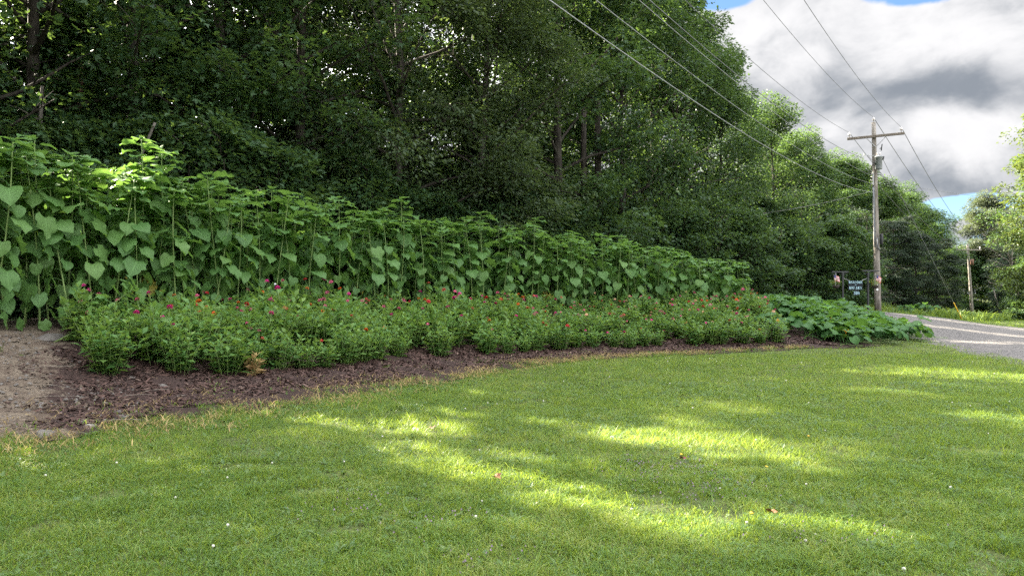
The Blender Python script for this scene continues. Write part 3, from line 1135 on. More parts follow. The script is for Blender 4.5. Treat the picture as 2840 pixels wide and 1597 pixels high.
proto('maple_low', 'maple', 'maple_leaf', 'bark', 92, .155, 1, sh=.52, sv=.25, gap=.08, H=16.5, Rr=4.6, t0=.10, nl=42, subs=4, e0=12, e1=68, trunk_r=.24)
proto('maple_tall', 'maple', 'maple_leaf', 'bark', 92, .155, 2, sh=.54, sv=.27, gap=.08, H=18.5, Rr=4.4, t0=.16, nl=42, subs=4, e0=14, e1=70, trunk_r=.26)
proto('maple_slim', 'kite', 'maple_leaf', 'bark', 105, .20, 3, sh=.58, sv=.32, gap=.08, H=17.5, Rr=3.6, t0=.18, nl=40, subs=4, e0=16, e1=72, trunk_r=.17)
proto('ash', 'kite', 'ash_leaf', 'bark', 120, .15, 4, sh=.56, sv=.34, gap=.12, H=15.5, Rr=4.4, t0=.08, nl=44, subs=5, e0=14, e1=66, droop=.10, trunk_r=.22)
proto('maple_edge', 'kite', 'maple_leaf', 'bark', 135, .19, 5, sh=.66, sv=.44, gap=.12, H=15.0, Rr=4.7, t0=.04, nl=44, subs=4, e0=10, e1=70, trunk_r=.22)
proto('maple_dense', 'kite', 'maple_leaf', 'bark', 140, .20, 6, sh=.74, sv=.52, gap=.08, H=15.5, Rr=4.4, t0=.03, nl=46, subs=4, e0=8, e1=68, trunk_r=.22)
proto('hemlock', 'slim', 'needle', 'bark', 70, .26, 7, sh=.55, sv=.14, gap=.05, H=13, Rr=4.2, t0=.02, nl=58, subs=5, e0=6, e1=35, droop=.20, shape='round', trunk_r=.22)
proto('willow', 'slim', 'willow_leaf', 'pale_bark', 90, .34, 8, sh=.65, sv=.35, gap=.06, H=14, Rr=5.0, t0=.35, nl=36, subs=5, wind=(-.9, .1, .12), trunk_r=.3)
proto('bright', 'kite', 'bright_leaf', 'bark', 80, .22, 9, sh=.62, sv=.32, H=14, Rr=4.4, t0=.14, nl=42, subs=5, e0=14, e1=68, trunk_r=.22)
proto('shrub', 'kite', 'maple_leaf', 'bark', 62, .15, 10, H=3.4, Rr=1.8, t0=.03, nl=22, subs=4, e0=15, e1=70, trunk_r=.05, sh=.36)
proto('sapling', 'maple', 'maple_leaf', 'bark', 50, .14, 12, H=6.5, Rr=2.0, t0=.10, nl=24, subs=4, e0=10, e1=60, trunk_r=.06, sh=.36)

# gaps in the canopy that let the low sun through to the lawn: (x, y, z of the lit spot, half length along the sun, half width, share of leaves missing)
GAPS = []


def gap_mask(P):
    """which of the points P would shade one of the lit spots"""
    keep = np.ones(len(P), bool)
    ax, ay = -math.sin(SUN_AZ), math.cos(SUN_AZ)
    for (x, y, z, hl, hw, share) in GAPS:
        k = (P[:, 2] - z) / SUN[2]
        qx = P[:, 0] - SUN[0] * k - x
        qy = P[:, 1] - SUN[1] * k - y
        u = (qx * ax + qy * ay) / hl
        v = (-qx * ay + qy * ax) / hw
        inside = (u * u + v * v < 1) & (k > 0)
        if inside.any():
            keep &= ~(inside & (np.random.default_rng(len(P)).random(len(P)) < share))
    return keep


def px(u, Y):
    return (u - 512) / 773 * Y


def plant_tree(key, x, y, scale, rot, name, label, category='tree', group=None, tilt=0.0, zs=1.0, dz=0.0):
    p = PROTO[key]
    t = thing(name, label, category, (x, y, hz(x, y) - .12 + dz), (0, tilt, rot), (scale, scale, scale * zs), group)
    obj('trunk', p['wood'], t)  # holds the limbs and twigs as well as the trunk
    cr = p['crown']
    Mx = np.array(Matrix.LocRotScale(t.location, t.rotation_euler, t.scale))
    Wp = p['cloud'][0] @ Mx[:3, :3].T + Mx[:3, 3]
    keep = gap_mask(Wp) if GAPS else np.ones(len(Wp), bool)
    if (~keep).sum() > 12:
        cr = leaves_mesh('crown', [a[keep] for a in p['cloud']], p['kind'], M[p['mat']])
    obj('crown', cr, t, kind='stuff')
    return t


GAPS += [
    (-1.9, 10.1, 0, 2.1, .75, .99), (-3.9, 10.6, .1, .9, .5, .95), (.6, 9.7, 0, .8, .35, .9),
    (.35, 6.25, 0, 1.9, .40, .99), (-.9, 7.8, 0, .7, .35, .95), (1.15, 5.3, 0, .6, .38, .97),
    (2.0, 8.3, 0, 1.5, .62, .99), (3.2, 7.9, 0, 1.0, .4, .9), (.9, 8.6, 0, .7, .25, .9),
    (9.6, 14.9, 0, 2.6, 1.0, .98), (6.9, 9.6, 0, 1.6, .50, .97), (5.2, 7.4, 0, 1.1, .30, .85), (-3.4, 6.6, 0, .9, .35, .8), (-4.6, 7.6, 0, .8, .35, .8),
    (4.4, 5.9, 0, 1.8, .40, .8), (3.4, 10.6, 0, 1.4, .4, .8), (1.0, 4.4, 0, 1.0, .3, .7), (-1.4, 5.2, 0, 1.0, .3, .75), (6.4, 12.2, 0, 1.2, .35, .8), (3.0, 6.4, 0, .9, .25, .8),
    (-8.7, 12.6, 3.65, .8, .36, .97), (-8.1, 12.8, 3.4, .4, .25, .9), (-9.2, 12.2, 3.6, .5, .3, .9),
    (px(971, 95), 95, 4, 3.5, 1.2, .97), (20, 30, 0, 5.0, 1.1, .95), (24, 35, 0, 6, 1.6, .95), (17, 25, 0, 4, .8, .9), (31, 46, 0, 7, 2.5, .9),
]

# break every gap into an irregular group of openings, and add small stray ones
_g = np.random.default_rng(404)
_ax, _ay = -math.sin(SUN_AZ), math.cos(SUN_AZ)
_split = []
for (x, y, z, hl, hw, share) in GAPS:
    _split.append((x, y, z, hl * .92, hw * (1.0 if y < 18 and z == 0 else .85), share))
    for _k in range(5):
        a, b = _g.uniform(-1.15, 1.15) * hl, _g.uniform(-1.5, 1.5) * hw
        _split.append((x + _ax * a - _ay * b, y + _ay * a + _ax * b, z, hl * _g.uniform(.22, .5), max(.10, hw * _g.uniform(.25, .55)), share * _g.uniform(.85, 1.0)))
for _k in range(52):
    y = math.sqrt(_g.uniform(4.2 ** 2, 17 ** 2))
    _split.append((_g.uniform(-.5, .7) * y, y, 0, _g.uniform(.4, 1.3), _g.uniform(.15, .36), _g.uniform(.7, .97)))
GAPS[:] = _split

FRONT = [  # u, Y, kind, scale, rotation, height stretch
    (-205, 14.0, 'maple_low', 1.05, 0.4, 1.0), (-75, 17.5, 'maple_tall', 1.0, 3.3, 1.0), (28, 20.5, 'maple_low', 1.0, 1.1, 1.0), (135, 22.0, 'maple_low', 1.02, 3.3, 1.0), (222, 24.5, 'maple_tall', 1.0, .2, 1.0),
    (300, 25.5, 'maple_low', 1.0, 5.0, 1.0), (398, 27.0, 'ash', 1.05, 2.5, 1.05), (478, 28.5, 'ash', .95, 4.1, 1.0), (556, 33.0, 'maple_low', 1.08, .9, 1.05), (624, 38.0, 'maple_edge', .98, 2.2, 1.2),
    (676, 43.0, 'maple_edge', .90, 3.9, 1.14), (724, 49.0, 'maple_dense', .82, 1.5, 1.14), (772, 54.0, 'maple_edge', .88, 5.2, .92), (806, 60.0, 'maple_dense', .86, .7, .90), (842, 66.0, 'maple_edge', .88, 2.9, .86),
    (874, 72.0, 'maple_dense', .95, 4.4, .72), (900, 82.0, 'maple_edge', 1.0, 1.0, .74), (921, 93.0, 'maple_dense', 1.02, 3.0, .70), (937, 104.0, 'maple_edge', .95, .3, .64)]
for i, (u, Y, key, sc, ro, zs) in enumerate(FRONT):
    kindname = {'ash': 'ash tree with fine pale leaves', 'maple_low': 'broad maple with low boughs', 'maple_tall': 'tall maple with a bare lower trunk', 'maple_edge': 'round crowned roadside maple',
                'maple_dense': 'dense dark maple'}[key]
    plant_tree(key, px(u, Y), Y, sc, ro, 'ash_tree' if key == 'ash' else 'maple_tree', f'{kindname}, {ordinal(i + 1)} along the front of the wood', group='trees along the front of the wood', zs=zs)

BACK = [
    (-300, 21, 'maple_tall', 1.05, 1.2), (-160, 24, 'maple_slim', 1.1, .5), (-20, 27.5, 'maple_slim', 1.0, 2.2), (75, 29.5, 'maple_tall', 1.05, 4.0), (165, 30, 'maple_slim', 1.1, .9), (240, 32, 'maple_slim', 1.05, 5.4),
    (320, 33.5, 'maple_tall', 1.02, 2.8), (425, 36, 'maple_slim', 1.0, 1.6), (510, 39, 'maple_slim', 1.0, 3.7), (585, 43, 'maple_slim', 1.12, 5.9), (650, 48, 'maple_slim', 1.18, 2.4), (682, 53, 'maple_tall', .95, .6),
    (735, 60, 'maple_dense', .92, 3.5), (790, 70, 'maple_dense', .88, 1.9), (835, 78, 'maple_dense', .82, 5.5), (372, 40, 'maple_slim', 1.0, 3.0), (862, 92, 'maple_dense', .88, .4), (888, 100, 'maple_dense', .88, 2.4), (910, 112, 'maple_dense', .90, 3.4), (850, 74, 'maple_dense', .78, 4.4), (465, 44, 'maple_slim', 1.05, .8), (545, 50, 'maple_slim', 1.1, 1.9), (612, 54, 'maple_slim', 1.2, 4.4), (280, 38, 'maple_slim', 1.0, 2.6), (125, 36, 'maple_slim', 1.0, 1.3)]
for i, (u, Y, key, sc, ro) in enumerate(BACK):
    plant_tree(key, px(u, Y), Y, sc, ro, 'maple_tree', f'dark slender maple, {ordinal(i + 1)} from the left in the second line of trees', group='trees deeper in the wood')
for i, (x, y, key, sc, ro) in enumerate([(-19, 16, 'maple_low', 1.05, 2.0), (-24, 24, 'maple_tall', 1.05, 1.0), (-19, 32, 'maple_dense', 1.1, 4.0), (-29, 33, 'maple_low', 1.0, 3.1), (-16, 8, 'maple_tall', 1.0, 5.0), (-27, 14, 'maple_low', 1.0, 0.2)]):
    plant_tree(key, x, y, sc, ro, 'maple_tree', f'broad maple in the flank of the wood beside the lawn, {ordinal(i + 1)} of six', group='maples in the flank of the wood')

# shrubs and saplings that close the foot of the wood
us = [-40, 20, 70, 120, 170, 215, 262, 305, 345, 392, 438, 480, 520, 560, 600, 640, 676, 706, 735, 760, 786, 812, 838, 860]
for i, u in enumerate(us):
    Y = np.interp(u, [-40, 120, 300, 480, 640, 760, 860], [17.5, 19.5, 23.5, 27.5, 34.5, 42.5, 49]) + rng.uniform(-.6, .8)
    plant_tree('shrub', px(u, Y), Y, rng.uniform(.95, 1.35), rng.uniform(0, 6), 'shrub', f'leafy shrub at the foot of the wood, {ordinal(i + 1)} from the left', 'shrub', 'shrubs at the foot of the wood')
for i, (u, Y) in enumerate([(-10, 21), (95, 22), (185, 24.5), (268, 26.5), (352, 28), (455, 31), (535, 35), (660, 42), (722, 47), (765, 50), (800, 54), (830, 58), (862, 61)]):
    plant_tree('sapling', px(u, Y), Y, rng.uniform(.9, 1.25), rng.uniform(0, 6), 'sapling', f'young maple sapling under the tall trees, {ordinal(i + 1)} from the left', 'sapling', 'saplings under the tall trees')

for i, u in enumerate(range(-20, 860, 38)):
    Y = np.interp(u, [-40, 120, 300, 480, 640, 760, 860], [25, 27, 31, 35, 43, 52, 60]) + rng.uniform(-1, 1)
    plant_tree('shrub', px(u, Y), Y, rng.uniform(1.2, 1.7), rng.uniform(0, 6), 'shrub', f'dark undergrowth bush inside the wood, {ordinal(i + 1)} from the left', 'shrub', 'undergrowth bushes inside the wood')

# hemlocks behind the pole and the trees on the far side of the drive
for i, (u, Y, s, ro) in enumerate([(893, 58, .52, 1.0), (915, 64, .50, 2.5), (936, 74, .50, .3), (868, 52, .52, 4.0), (944, 90, .42, 2.2)]):
    plant_tree('hemlock', px(u, Y), Y, s, ro, 'hemlock_tree', f'dark low hemlock behind the utility pole, {ordinal(i + 1)} of five', group='hemlocks behind the utility pole')
plant_tree('bright', px(957, 118), 118, .62, 1.3, 'young_tree', 'small bright green tree where the drive disappears', group=None)
plant_tree('bright', px(1066, 56), 56, .98, .5, 'roadside_tree', 'tall sunlit tree rising at the far side of the drive')
plant_tree('maple_edge', px(1068, 62), 62, 1.0, 3.5, 'roadside_tree', 'broad green tree standing beyond the sunlit roadside tree')
plant_tree('willow', px(1004, 104), 104, .98, .0, 'willow_tree', 'grey green willow bent over by the wind behind the far pole')
plant_tree('hemlock', px(1012, 84), 84, .58, 2.2, 'spruce_tree', 'dark spruce under the bent willow')
plant_tree('hemlock', px(1032, 74), 74, .60, 4.2, 'spruce_tree', 'dark spruce beside the bare dead tree')
plant_tree('bright', px(996, 118), 118, .75, 4.0, 'young_tree', 'bright green rounded tree behind the willow')
plant_tree('shrub', px(1030, 62), 62, 1.2, 3.0, 'shrub', 'low shrub at the foot of the sunlit roadside tree', 'shrub')
for i, (u, Y, sc) in enumerate([(966, 104, 2.0), (984, 108, 2.3), (1002, 102, 2.0), (1018, 96, 1.9), (952, 112, 2.2)]):
    plant_tree('shrub', px(u, Y), Y, sc, i * 1.3, 'shrub', f'dark thicket bush behind the far pole, {ordinal(i + 1)} of five', 'shrub', 'thicket behind the far pole')


def dead_tree():
    tubes, _ = grow(41, H=7.2, Rr=2.6, t0=.30, nl=20, subs=4, e0=25, e1=70, trunk_r=.12)
    Y = 66
    t = thing('dead_tree', 'bare grey dead tree with tangled branches beyond the drive', 'tree', (px(1024, Y), Y, hz(px(1024, Y), Y) - .1), (0, R(-10), 0))
    tubes = [(P, np.maximum(r * 1.4, .018), n) for P, r, n in tubes]
    obj('trunk', wood_mesh('trunk', tubes[:1], M['dead_wood']), t)
    obj('bare_branches', wood_mesh('bare_branches', tubes[1:], M['dead_wood']), t)


dead_tree()


def loose_trunks():
    for (u, Y, h, lean, r, mat, lab) in [(28, 18.6, 5.8, .04, .075, 'pale_bark', 'thin pale dead trunk standing at the edge of the wood'),
                                         (66, 19.0, 5.0, .42, .06, 'pale_bark', 'slender pale trunk leaning steeply in the wood'),
                                         (78, 21.5, 8.5, .0, .12, 'red_bark', 'reddish bare trunk with split bark in the wood'),
                                         (232, 23.0, 10.5, -.04, .20, 'bark', 'dark straight trunk on the near side of the wood, behind the tallest sunflowers'),
                                         (585, 33.8, 9.0, .0, .20, 'bark', 'thick dark trunk of the pair above the sunflower hedge, nearer the lawn'),
                                         (597, 34.4, 9.5, .01, .22, 'bark', 'thick dark trunk of the pair above the sunflower hedge, nearer the drive')]:
        x = px(u, Y)
        t = thing('tree_trunk', lab, 'trunk', (x, Y, hz(x, Y) - .1))
        z = np.linspace(0, 1, 8)
        P = np.stack([lean * z * h + np.sin(z * 5 + u) * .06, np.cos(z * 4 + u) * .05, z * h], 1)
        obj('stem', MB().tube(P, r * (1 - .45 * z), 8).mesh('stem', M[mat], True), t)
        for k in range(0 if lean > .1 else 4):
            mb = MB()
            b = P[3 + k % 5]
            a = k * 2.4 + u
            q = np.array([b, b + np.array([math.cos(a) * .5, math.sin(a) * .4, .25]), b + np.array([math.cos(a) * .75, math.sin(a) * .6, .30])])
            mb.tube(q, [r * .25, r * .16, r * .05], 4)
            obj('dead_branch', mb.mesh('dead_branch', M[mat], True), t)


loose_trunks()


# ------------------------------------------------------------------ leaf shapes
def blade_mesh(name, mat, L, Wd, petiole, pelev, p0, p1, prof, lobes=.0, fold=.22, wave=.02, seed=0, rows=None, stalk=.006):
    """a leaf on its stalk: origin where the stalk meets the stem, growing out along +X"""
    g = np.random.default_rng(seed)
    t = np.array(rows or [0, .10, .23, .38, .54, .70, .86, 1.0])
    jag = 1 + g.normal(0, .045, (len(t), 2))
    asym = g.normal(0, .06)
    curl = g.normal(0, .10)
    cols = np.array([-1, -.5, 0, .5, 1.0])
    # stalk
    e = np.linspace(pelev, (pelev + p0) / 2, 3)
    P = [np.zeros(3)]
    for k in range(2):
        P.append(P[-1] + np.array([math.cos(R(e[k])), 0, math.sin(R(e[k]))]) * petiole / 2)
    P = np.array(P)
    mb = MB()
    mb.tube(P, [stalk, stalk * .8, stalk * .7], 3, .5, caps=False)
    mb.UV[-1] = np.tile([[0.0, .5]], (len(mb.V[-1]), 1))
    # midrib
    mid = [P[-1]]
    for a, b in zip(t[:-1], t[1:]):
        ang = R(p0 + (p1 - p0) * (a + b) / 2)
        mid.append(mid[-1] + np.array([math.cos(ang), 0, math.sin(ang)]) * L * (b - a))
    mid = np.array(mid)
    V, UV = [], []
    for i, tt in enumerate(t):
        ang = R(p0 + (p1 - p0) * tt)
        nrm = np.array([-math.sin(ang), 0, math.cos(ang)])
        tang = np.array([math.cos(ang), 0, math.sin(ang)])
        w = np.interp(tt, prof[0], prof[1]) * Wd
        for c in cols:
            back = -lobes * L * abs(c) ** 1.5 * max(0, 1 - tt / .3)
            wv = g.normal(0, wave) if abs(c) > .6 else 0
            if abs(c) == 1:
                w *= jag[i, int(c > 0)]
            w *= 1 + asym * np.sign(c)
            V.append(mid[i] + np.array([0, 1, 0]) * (c * w + curl * tt * tt * L) + nrm * (abs(c) * w * fold + wv - (c * c) * w * fold * .35) + tang * back)
            UV.append((c, tt))
    n, m = len(t), len(cols)
    idx = np.arange(n * m).reshape(n, m)
    F = np.stack([idx[:-1, :-1], idx[:-1, 1:], idx[1:, 1:], idx[1:, :-1]], -1).reshape(-1, 4)
    mb.add(V, F, .5, np.array(UV))
    return mb.mesh(name, mat, True)


CORD = ([0, .10, .23, .38, .54, .70, .86, 1.0], [.27, .44, .53, .53, .45, .32, .15, .005])
ROUND = ([0, .14, .34, .56, .8, 1.0], [.30, .52, .58, .54, .40, .12])

# ------------------------------------------------------------------ sunflowers
SUNL = {}
for v in range(5):
    SUNL['young', v] = blade_mesh('leaf', M['sunflower_leaf'], .25, .22, .08, 46, 16, -24, CORD, .12, .30, .008, 10 + v, stalk=.005)
    SUNL['upper', v] = blade_mesh('leaf', M['sunflower_leaf'], .34, .31, .16, 36, 4, -30, CORD, .16, .24, .020, 20 + v, stalk=.006)
    SUNL['mid', v] = blade_mesh('leaf', M['sunflower_leaf'], .315, .295, .20, 34, -16 - 9 * v, -52 - 9 * v, CORD, .18, .20, .022, 30 + v, stalk=.006)
    SUNL['low', v] = blade_mesh('leaf', M['sunflower_leaf'], .265, .24, .19, 22, -40 - 9 * v, -78 - 5 * v, CORD, .18, .18, .020, 40 + v, stalk=.005)
    SUNL['yellow', v] = blade_mesh('leaf', M['yellowed_leaf'], .25, .22, .19, 15, -58 - 6 * v, -92, CORD, .16, .2, .014, 40 + v, stalk=.005)
STEMH = 2.8
STEM = []
for v in range(4):
    z = np.linspace(0, 1, 9)
    g = np.random.default_rng(60 + v)
    bend = np.stack([np.sin(z * 3 + v) * .08 - math.sin(v) * .08, np.cos(z * 2.4 + v * 2) * .075 - math.cos(v * 2) * .075, z * STEMH], 1)
    STEM.append((MB().tube(bend, .017 - .009 * z, 6).mesh('stem', M['sunflower_stem'], True), bend))


def bud_mesh():
    mb = MB()
    mb.lathe([(.0, -.02), (.022, -.012), (.034, .008), (.030, .026), (.0, .036)], n=8, tint=.3)
    for k in range(12):
        a = k * .5236
        r = Matrix.Rotation(a, 3, 'Z')
        el = .5 + .4 * (k % 2)
        pts = [(.025, -.011, 0), (.025, .011, 0), (.025 + .055 * math.cos(el), 0, .055 * math.sin(el) + .01)]
        mb.add([r @ Vector(p) for p in pts], np.array([[0, 1, 2]]), .8)
    return mb.mesh('bud', M['sunflower_leaf'], False)


BUD = bud_mesh()


def sunflower(x, y, h, label, group, seed, tilt=(0, 0), low0=.10, yellow=0, wide=1.0):
    g = random.Random(seed)
    v = g.randrange(4)
    k = h / STEMH
    t = thing('sunflower', label, 'sunflower', (x, y, hz(x, y) - .02), (tilt[0], tilt[1], g.uniform(0, 6.283)), 1, group)
    obj('stem', STEM[v][0], t, scale=(wide, wide, k))
    B = STEM[v][1]
    n = int(16 + h * 4.6)
    for i in range(n):
        f = low0 + (1 - low0) * (i / (n - 1)) ** .85
        z = f * h * .985
        if i >= n - 8:
            z = h * (.88 + .105 * (i - n + 8) / 7)
            f = z / h
        fz = min(1, z / h)
        bx, by = np.interp(fz, np.linspace(0, 1, 9), B[:, 0]), np.interp(fz, np.linspace(0, 1, 9), B[:, 1])
        kind = 'young' if i >= n - 2 else 'upper' if f > .74 else 'mid' if f > .42 else 'low'
        if i < yellow:
            kind = 'yellow'
        sc = g.uniform(.70, 1.22) * (.85 if f < .25 else 1.0) * (1 if kind != 'upper' else np.interp(f, [.74, 1], [1.10, .92])) * min(1.1, .55 + .17 * h)
        obj('leaf', SUNL[kind, g.randrange(5)], t, (bx * wide, by * wide, z), (g.uniform(-.38, .38) * (.4 if f > .74 else 1), g.uniform(-.32, .28) * (.45 if f > .74 else 1), i * 2.4 + g.uniform(-.7, .7)), float(sc))
    obj('bud', BUD, t, (B[-1, 0] * wide, B[-1, 1] * wide, h), (g.uniform(-.3, .3), g.uniform(-.3, .3), 0), 1.0)
    return t


S0 = s_at(-9.5, 2.6)


def s_for_u(u, d):
    """place along the bed where the line d behind the edge is seen at pixel column u (of 1024)"""
    ss = np.linspace(S0, ES[-1] - .5, 900)
    P = bed(ss, np.full(900, d))
    uu = 512 + 773 * P[:, 0] / np.maximum(P[:, 1], .5)
    return float(ss[np.argmin(abs(uu - u))])


S_END = s_for_u(740, 5.2)


def sun_height(s):
    P = bed(s, 5.2)
    u = 512 + 773 * P[0] / P[1]
    return float(np.interp(u, [-100, 0, 136, 250, 400, 560, 640, 745], [3.2, 3.15, 3.05, 3.0, 2.85, 2.8, 2.35, 1.85]))


def build_sunflowers():
    rows = [(4.7, .40, 'front'), (5.3, .46, 'second'), (6.0, .55, 'third'), (6.8, .65, 'rear')]
    sd = 1000
    for (d0, step, rn) in rows:
        s = s_for_u(-70, d0)
        k = 0
        while s < S_END:
            k += 1
            sd += 1
            g = random.Random(sd)
            ss = s + g.uniform(-.12, .12)
            d = d0 + g.uniform(-.2, .2)
            x, y = bed(ss, d)
            h = sun_height(ss) * g.uniform(.84, 1.05)
            if rn == 'front' and g.random() < .22:
                h *= g.uniform(.62, .8)
            lab = f'green sunflower, {ordinal(k)} from the left in the {rn} row of the hedge'
            sunflower(float(x), float(y), h, lab, f'sunflowers in the {rn} row of the hedge', sd, (g.uniform(-.09, .09), g.uniform(-.09, .09)), low0=.06 if rn == 'front' else .25, yellow=2 if g.random() < .10 else 0)
            s += step * g.uniform(.8, 1.2)
    # the ones that tower over the hedge or stand out
    for (u, d, h, lab) in [(136, 4.9, 3.6, 'tallest sunflower, rising clear above the hedge against the dark wood'), (172, 5.0, 3.45, 'very tall sunflower beside the tallest one, its stem bare below the crown'),
                           (398, 5.2, 3.3, 'tall sunflower whose crown tops the middle of the hedge'), (482, 5.6, 3.2, 'sunflower with a pointed crown just above the hedge, next to the middle top'),
                           (541, 5.8, 3.2, 'tall sunflower poking out of the hedge below the pair of dark trunks'), (624, 5.6, 2.75, 'sunflower rising from the sloping end of the hedge')]:
        x, y = bed(s_for_u(u, d), d)
        sunflower(float(x), float(y), h, lab, None, int(u), low0=.3)
    x, y = bed(s_for_u(446, 4.6), 4.6)
    sunflower(float(x), float(y), 1.7, 'sunflower with yellowing lower leaves at the front of the hedge', None, 77, low0=.12, yellow=6)
    x, y = bed(s_for_u(50, 3.9), 3.9)
    t = sunflower(float(x), float(y), 1.5, 'fallen sunflower leaning low over the bare soil', None, 78, low0=.45)
    t.rotation_euler = (0, R(58), R(25))


build_sunflowers()


# ------------------------------------------------------------------ zinnias
def zinnia_proto(seed, nst, hgt, rad):
    g = np.random.default_rng(seed)
    C, D, N, S, T, tops = [], [], [], [], [], []
    st = MB()
    for i in range(nst):
        a = i * 2.399
        r = rad * math.sqrt((i + .5) / nst)
        h = hgt * g.uniform(.72, 1.06) * (1 - .28 * (r / rad) ** 2)
        b = np.array([math.cos(a) * r * .45, math.sin(a) * r * .45, 0])
        e = np.array([math.cos(a) * r * 1.15 + g.normal(0, .03), math.sin(a) * r * 1.15 + g.normal(0, .03), h])
        mid = (b + e) / 2 + np.array([0, 0, h * .06])
        st.tube(np.array([b, mid, e]), [.005, .004, .003], 3, .5, caps=False)
        tops.append(e)
        k = max(5, int(h / .074))
        for j in range(k):
            f = (j + .8) / k
            p = b + (e - b) * f
            az = a + (j % 2) * 1.57 + g.normal(0, .35)
            for q in (0, math.pi):
                el = R(g.normal(18 if f < .85 else 38, 14))
                d = np.array([math.cos(az + q) * math.cos(el), math.sin(az + q) * math.cos(el), math.sin(el)])
                nm = np.array([0, 0, 1.0]) + g.normal(0, .25, 3)
                nm = unit(nm - d * nm.dot(d))
                L = g.uniform(.115, .19) * (1.0 if f < .8 else .75)
                C.append(p + d * L * .55)
                D.append(d)
                N.append(nm)
                S.append(L)
                T.append(g.normal(.30 + .30 * f, .14))
    C, D, N, S, T = map(np.array, (C, D, N, S, T))
    B = np.cross(N, D)
    s = S[:, None]
    P = [C - D * s * .5, C - D * s * .08 + B * s * .28 + N * s * .06, C - D * s * .02, C - D * s * .08 - B * s * .27 + N * s * .06, C + D * s * .5 - N * s * .12]
    n = len(C)
    i = np.arange(n) * 5
    F = np.vstack([np.stack([i, i + 2, i + 1], 1), np.stack([i, i + 3, i + 2], 1), np.stack([i + 1, i + 2, i + 4], 1), np.stack([i + 2, i + 3, i + 4], 1)])
    fol = mk_mesh('foliage', np.stack(P, 1).reshape(-1, 3), F, M['zinnia_leaf'], True, np.repeat(T.clip(0, 1), 5))
    return dict(foliage=fol, stem=st.mesh('stems', M['sunflower_stem']), tops=np.array(tops))


ZP = [zinnia_proto(200 + i, 20 + i % 3 * 3, .66 + .05 * (i % 3), .30 + .02 * (i % 2)) for i in range(6)]


def zinnia_flower(col):
    mb = MB()
    g = np.random.default_rng(5)
    for ring, (n, r0, r1, z0, z1) in enumerate([(13, .006, .034, .0, -.004), (11, .005, .028, .008, .008), (8, .003, .019, .015, .018)]):
        for k in range(n):
            a = (k + ring * .5) * 6.283 / n
            w = 6.283 * r1 / n * .62
            ca, sa = math.cos(a), math.sin(a)
            pts = [(r0 * ca, r0 * sa, z0), (r1 * .8 * ca - w * sa, r1 * .8 * sa + w * ca, z1 + .002), (r1 * ca, r1 * sa, z1 - .002), (r1 * .8 * ca + w * sa, r1 * .8 * sa - w * ca, z1 + .002)]
            mb.add(pts, np.array([[0, 3, 2, 1]]), g.uniform(.3, .8))
    mb.tube([(0, 0, -.14), (0, 0, 0)], .003, 3, 0, caps=False)
    me = mb.mesh('flower', M['petal_' + col])
    return me


ZF = {c: zinnia_flower(c) for c in PET}
for me in ZF.values():
    me.materials.append(M['sunflower_stem'])
    npoly = len(me.polygons)
    mi = np.zeros(npoly, np.int32)
    mi[-3:] = 1
    me.polygons.foreach_set('material_index', mi)


def build_zinnias():
    sd = 3000
    s_beg = {0: s_for_u(118, 1.9), 1: s_for_u(118, 2.5), 2: s_for_u(104, 3.1), 3: s_for_u(92, 3.6), 4: s_for_u(90, 4.1)}
    rows = ['front', 'second', 'middle', 'fourth', 'back']
    for r in range(5):
        s = s_beg[r]
        k = 0
        while True:
            dfront = np.interp(s, [s_for_u(118, 1.9), s_for_u(260, 1.5), s_for_u(397, 1.5), s_for_u(497, 1.1), S_MULCH_END], [2.15, 1.65, 1.55, 1.15, .75])
            d = dfront + (4.25 - dfront) * r / 4
            if s > s_for_u(790 - r * 6, d):
                break
            k += 1
            sd += 1
            g = random.Random(sd)
            x, y = bed(s + g.uniform(-.1, .1), d + g.uniform(-.12, .12))
            x, y = float(x), float(y)
            p = ZP[g.randrange(6)]
            if g.random() < .07:
                s += .5
                continue
            sc = g.uniform(.85, 1.15) * (.90 if r == 0 else 1.0) * (.72 + .62 * float(vnoise(np.array([x]), np.array([y]), 1.15, 95)[0]))
            u = 512 + 773 * x / y
            cols = []
            nf = np.interp(u, [80, 250, 450, 560, 800], [1.1, 1.4, 1.4, 2.3, 2.6]) * (.45 if r == 0 else .8 if r == 1 else 1.15)
            nf = int(nf + g.random())
            pal = ['magenta', 'red', 'orange', 'salmon', 'magenta', 'magenta', 'pink', 'pink'] if u < 560 else ['pink', 'magenta', 'salmon', 'magenta', 'orange', 'pink', 'cream', 'red', 'pink']
            cols = [g.choice(pal) for _ in range(nf)]
            fl = 'without flowers' if not cols else 'with ' + ' and '.join(sorted(set(cols))) + ' flowers' if len(set(cols)) < 3 else 'with flowers in many colours'
            t = thing('zinnia', f'zinnia {fl}, {ordinal(k)} from the left in the {rows[r]} row', 'zinnia', (x, y, hz(x, y) + .01), (0, 0, g.uniform(0, 6.28)), (sc, sc, sc * g.uniform(.92, 1.12)), f'zinnias in the {rows[r]} row')
            obj('stems', p['stem'], t, kind='stuff')
            obj('foliage', p['foliage'], t, kind='stuff')
            for c in cols:
                e = p['tops'][g.randrange(len(p['tops']))]
                fs = g.uniform(.95, 1.4) * np.interp(y, [12, 26], [1.0, 1.25])
                obj('flower', ZF[c], t, (float(e[0]) + g.uniform(-.03, .03), float(e[1]) + g.uniform(-.03, .03), float(e[2]) + g.uniform(.08, .18)), (g.uniform(-.45, .45), g.uniform(-.45, .45), g.uniform(0, 6)), float(fs))
            s += .55 * g.uniform(.75, 1.3)


build_zinnias()


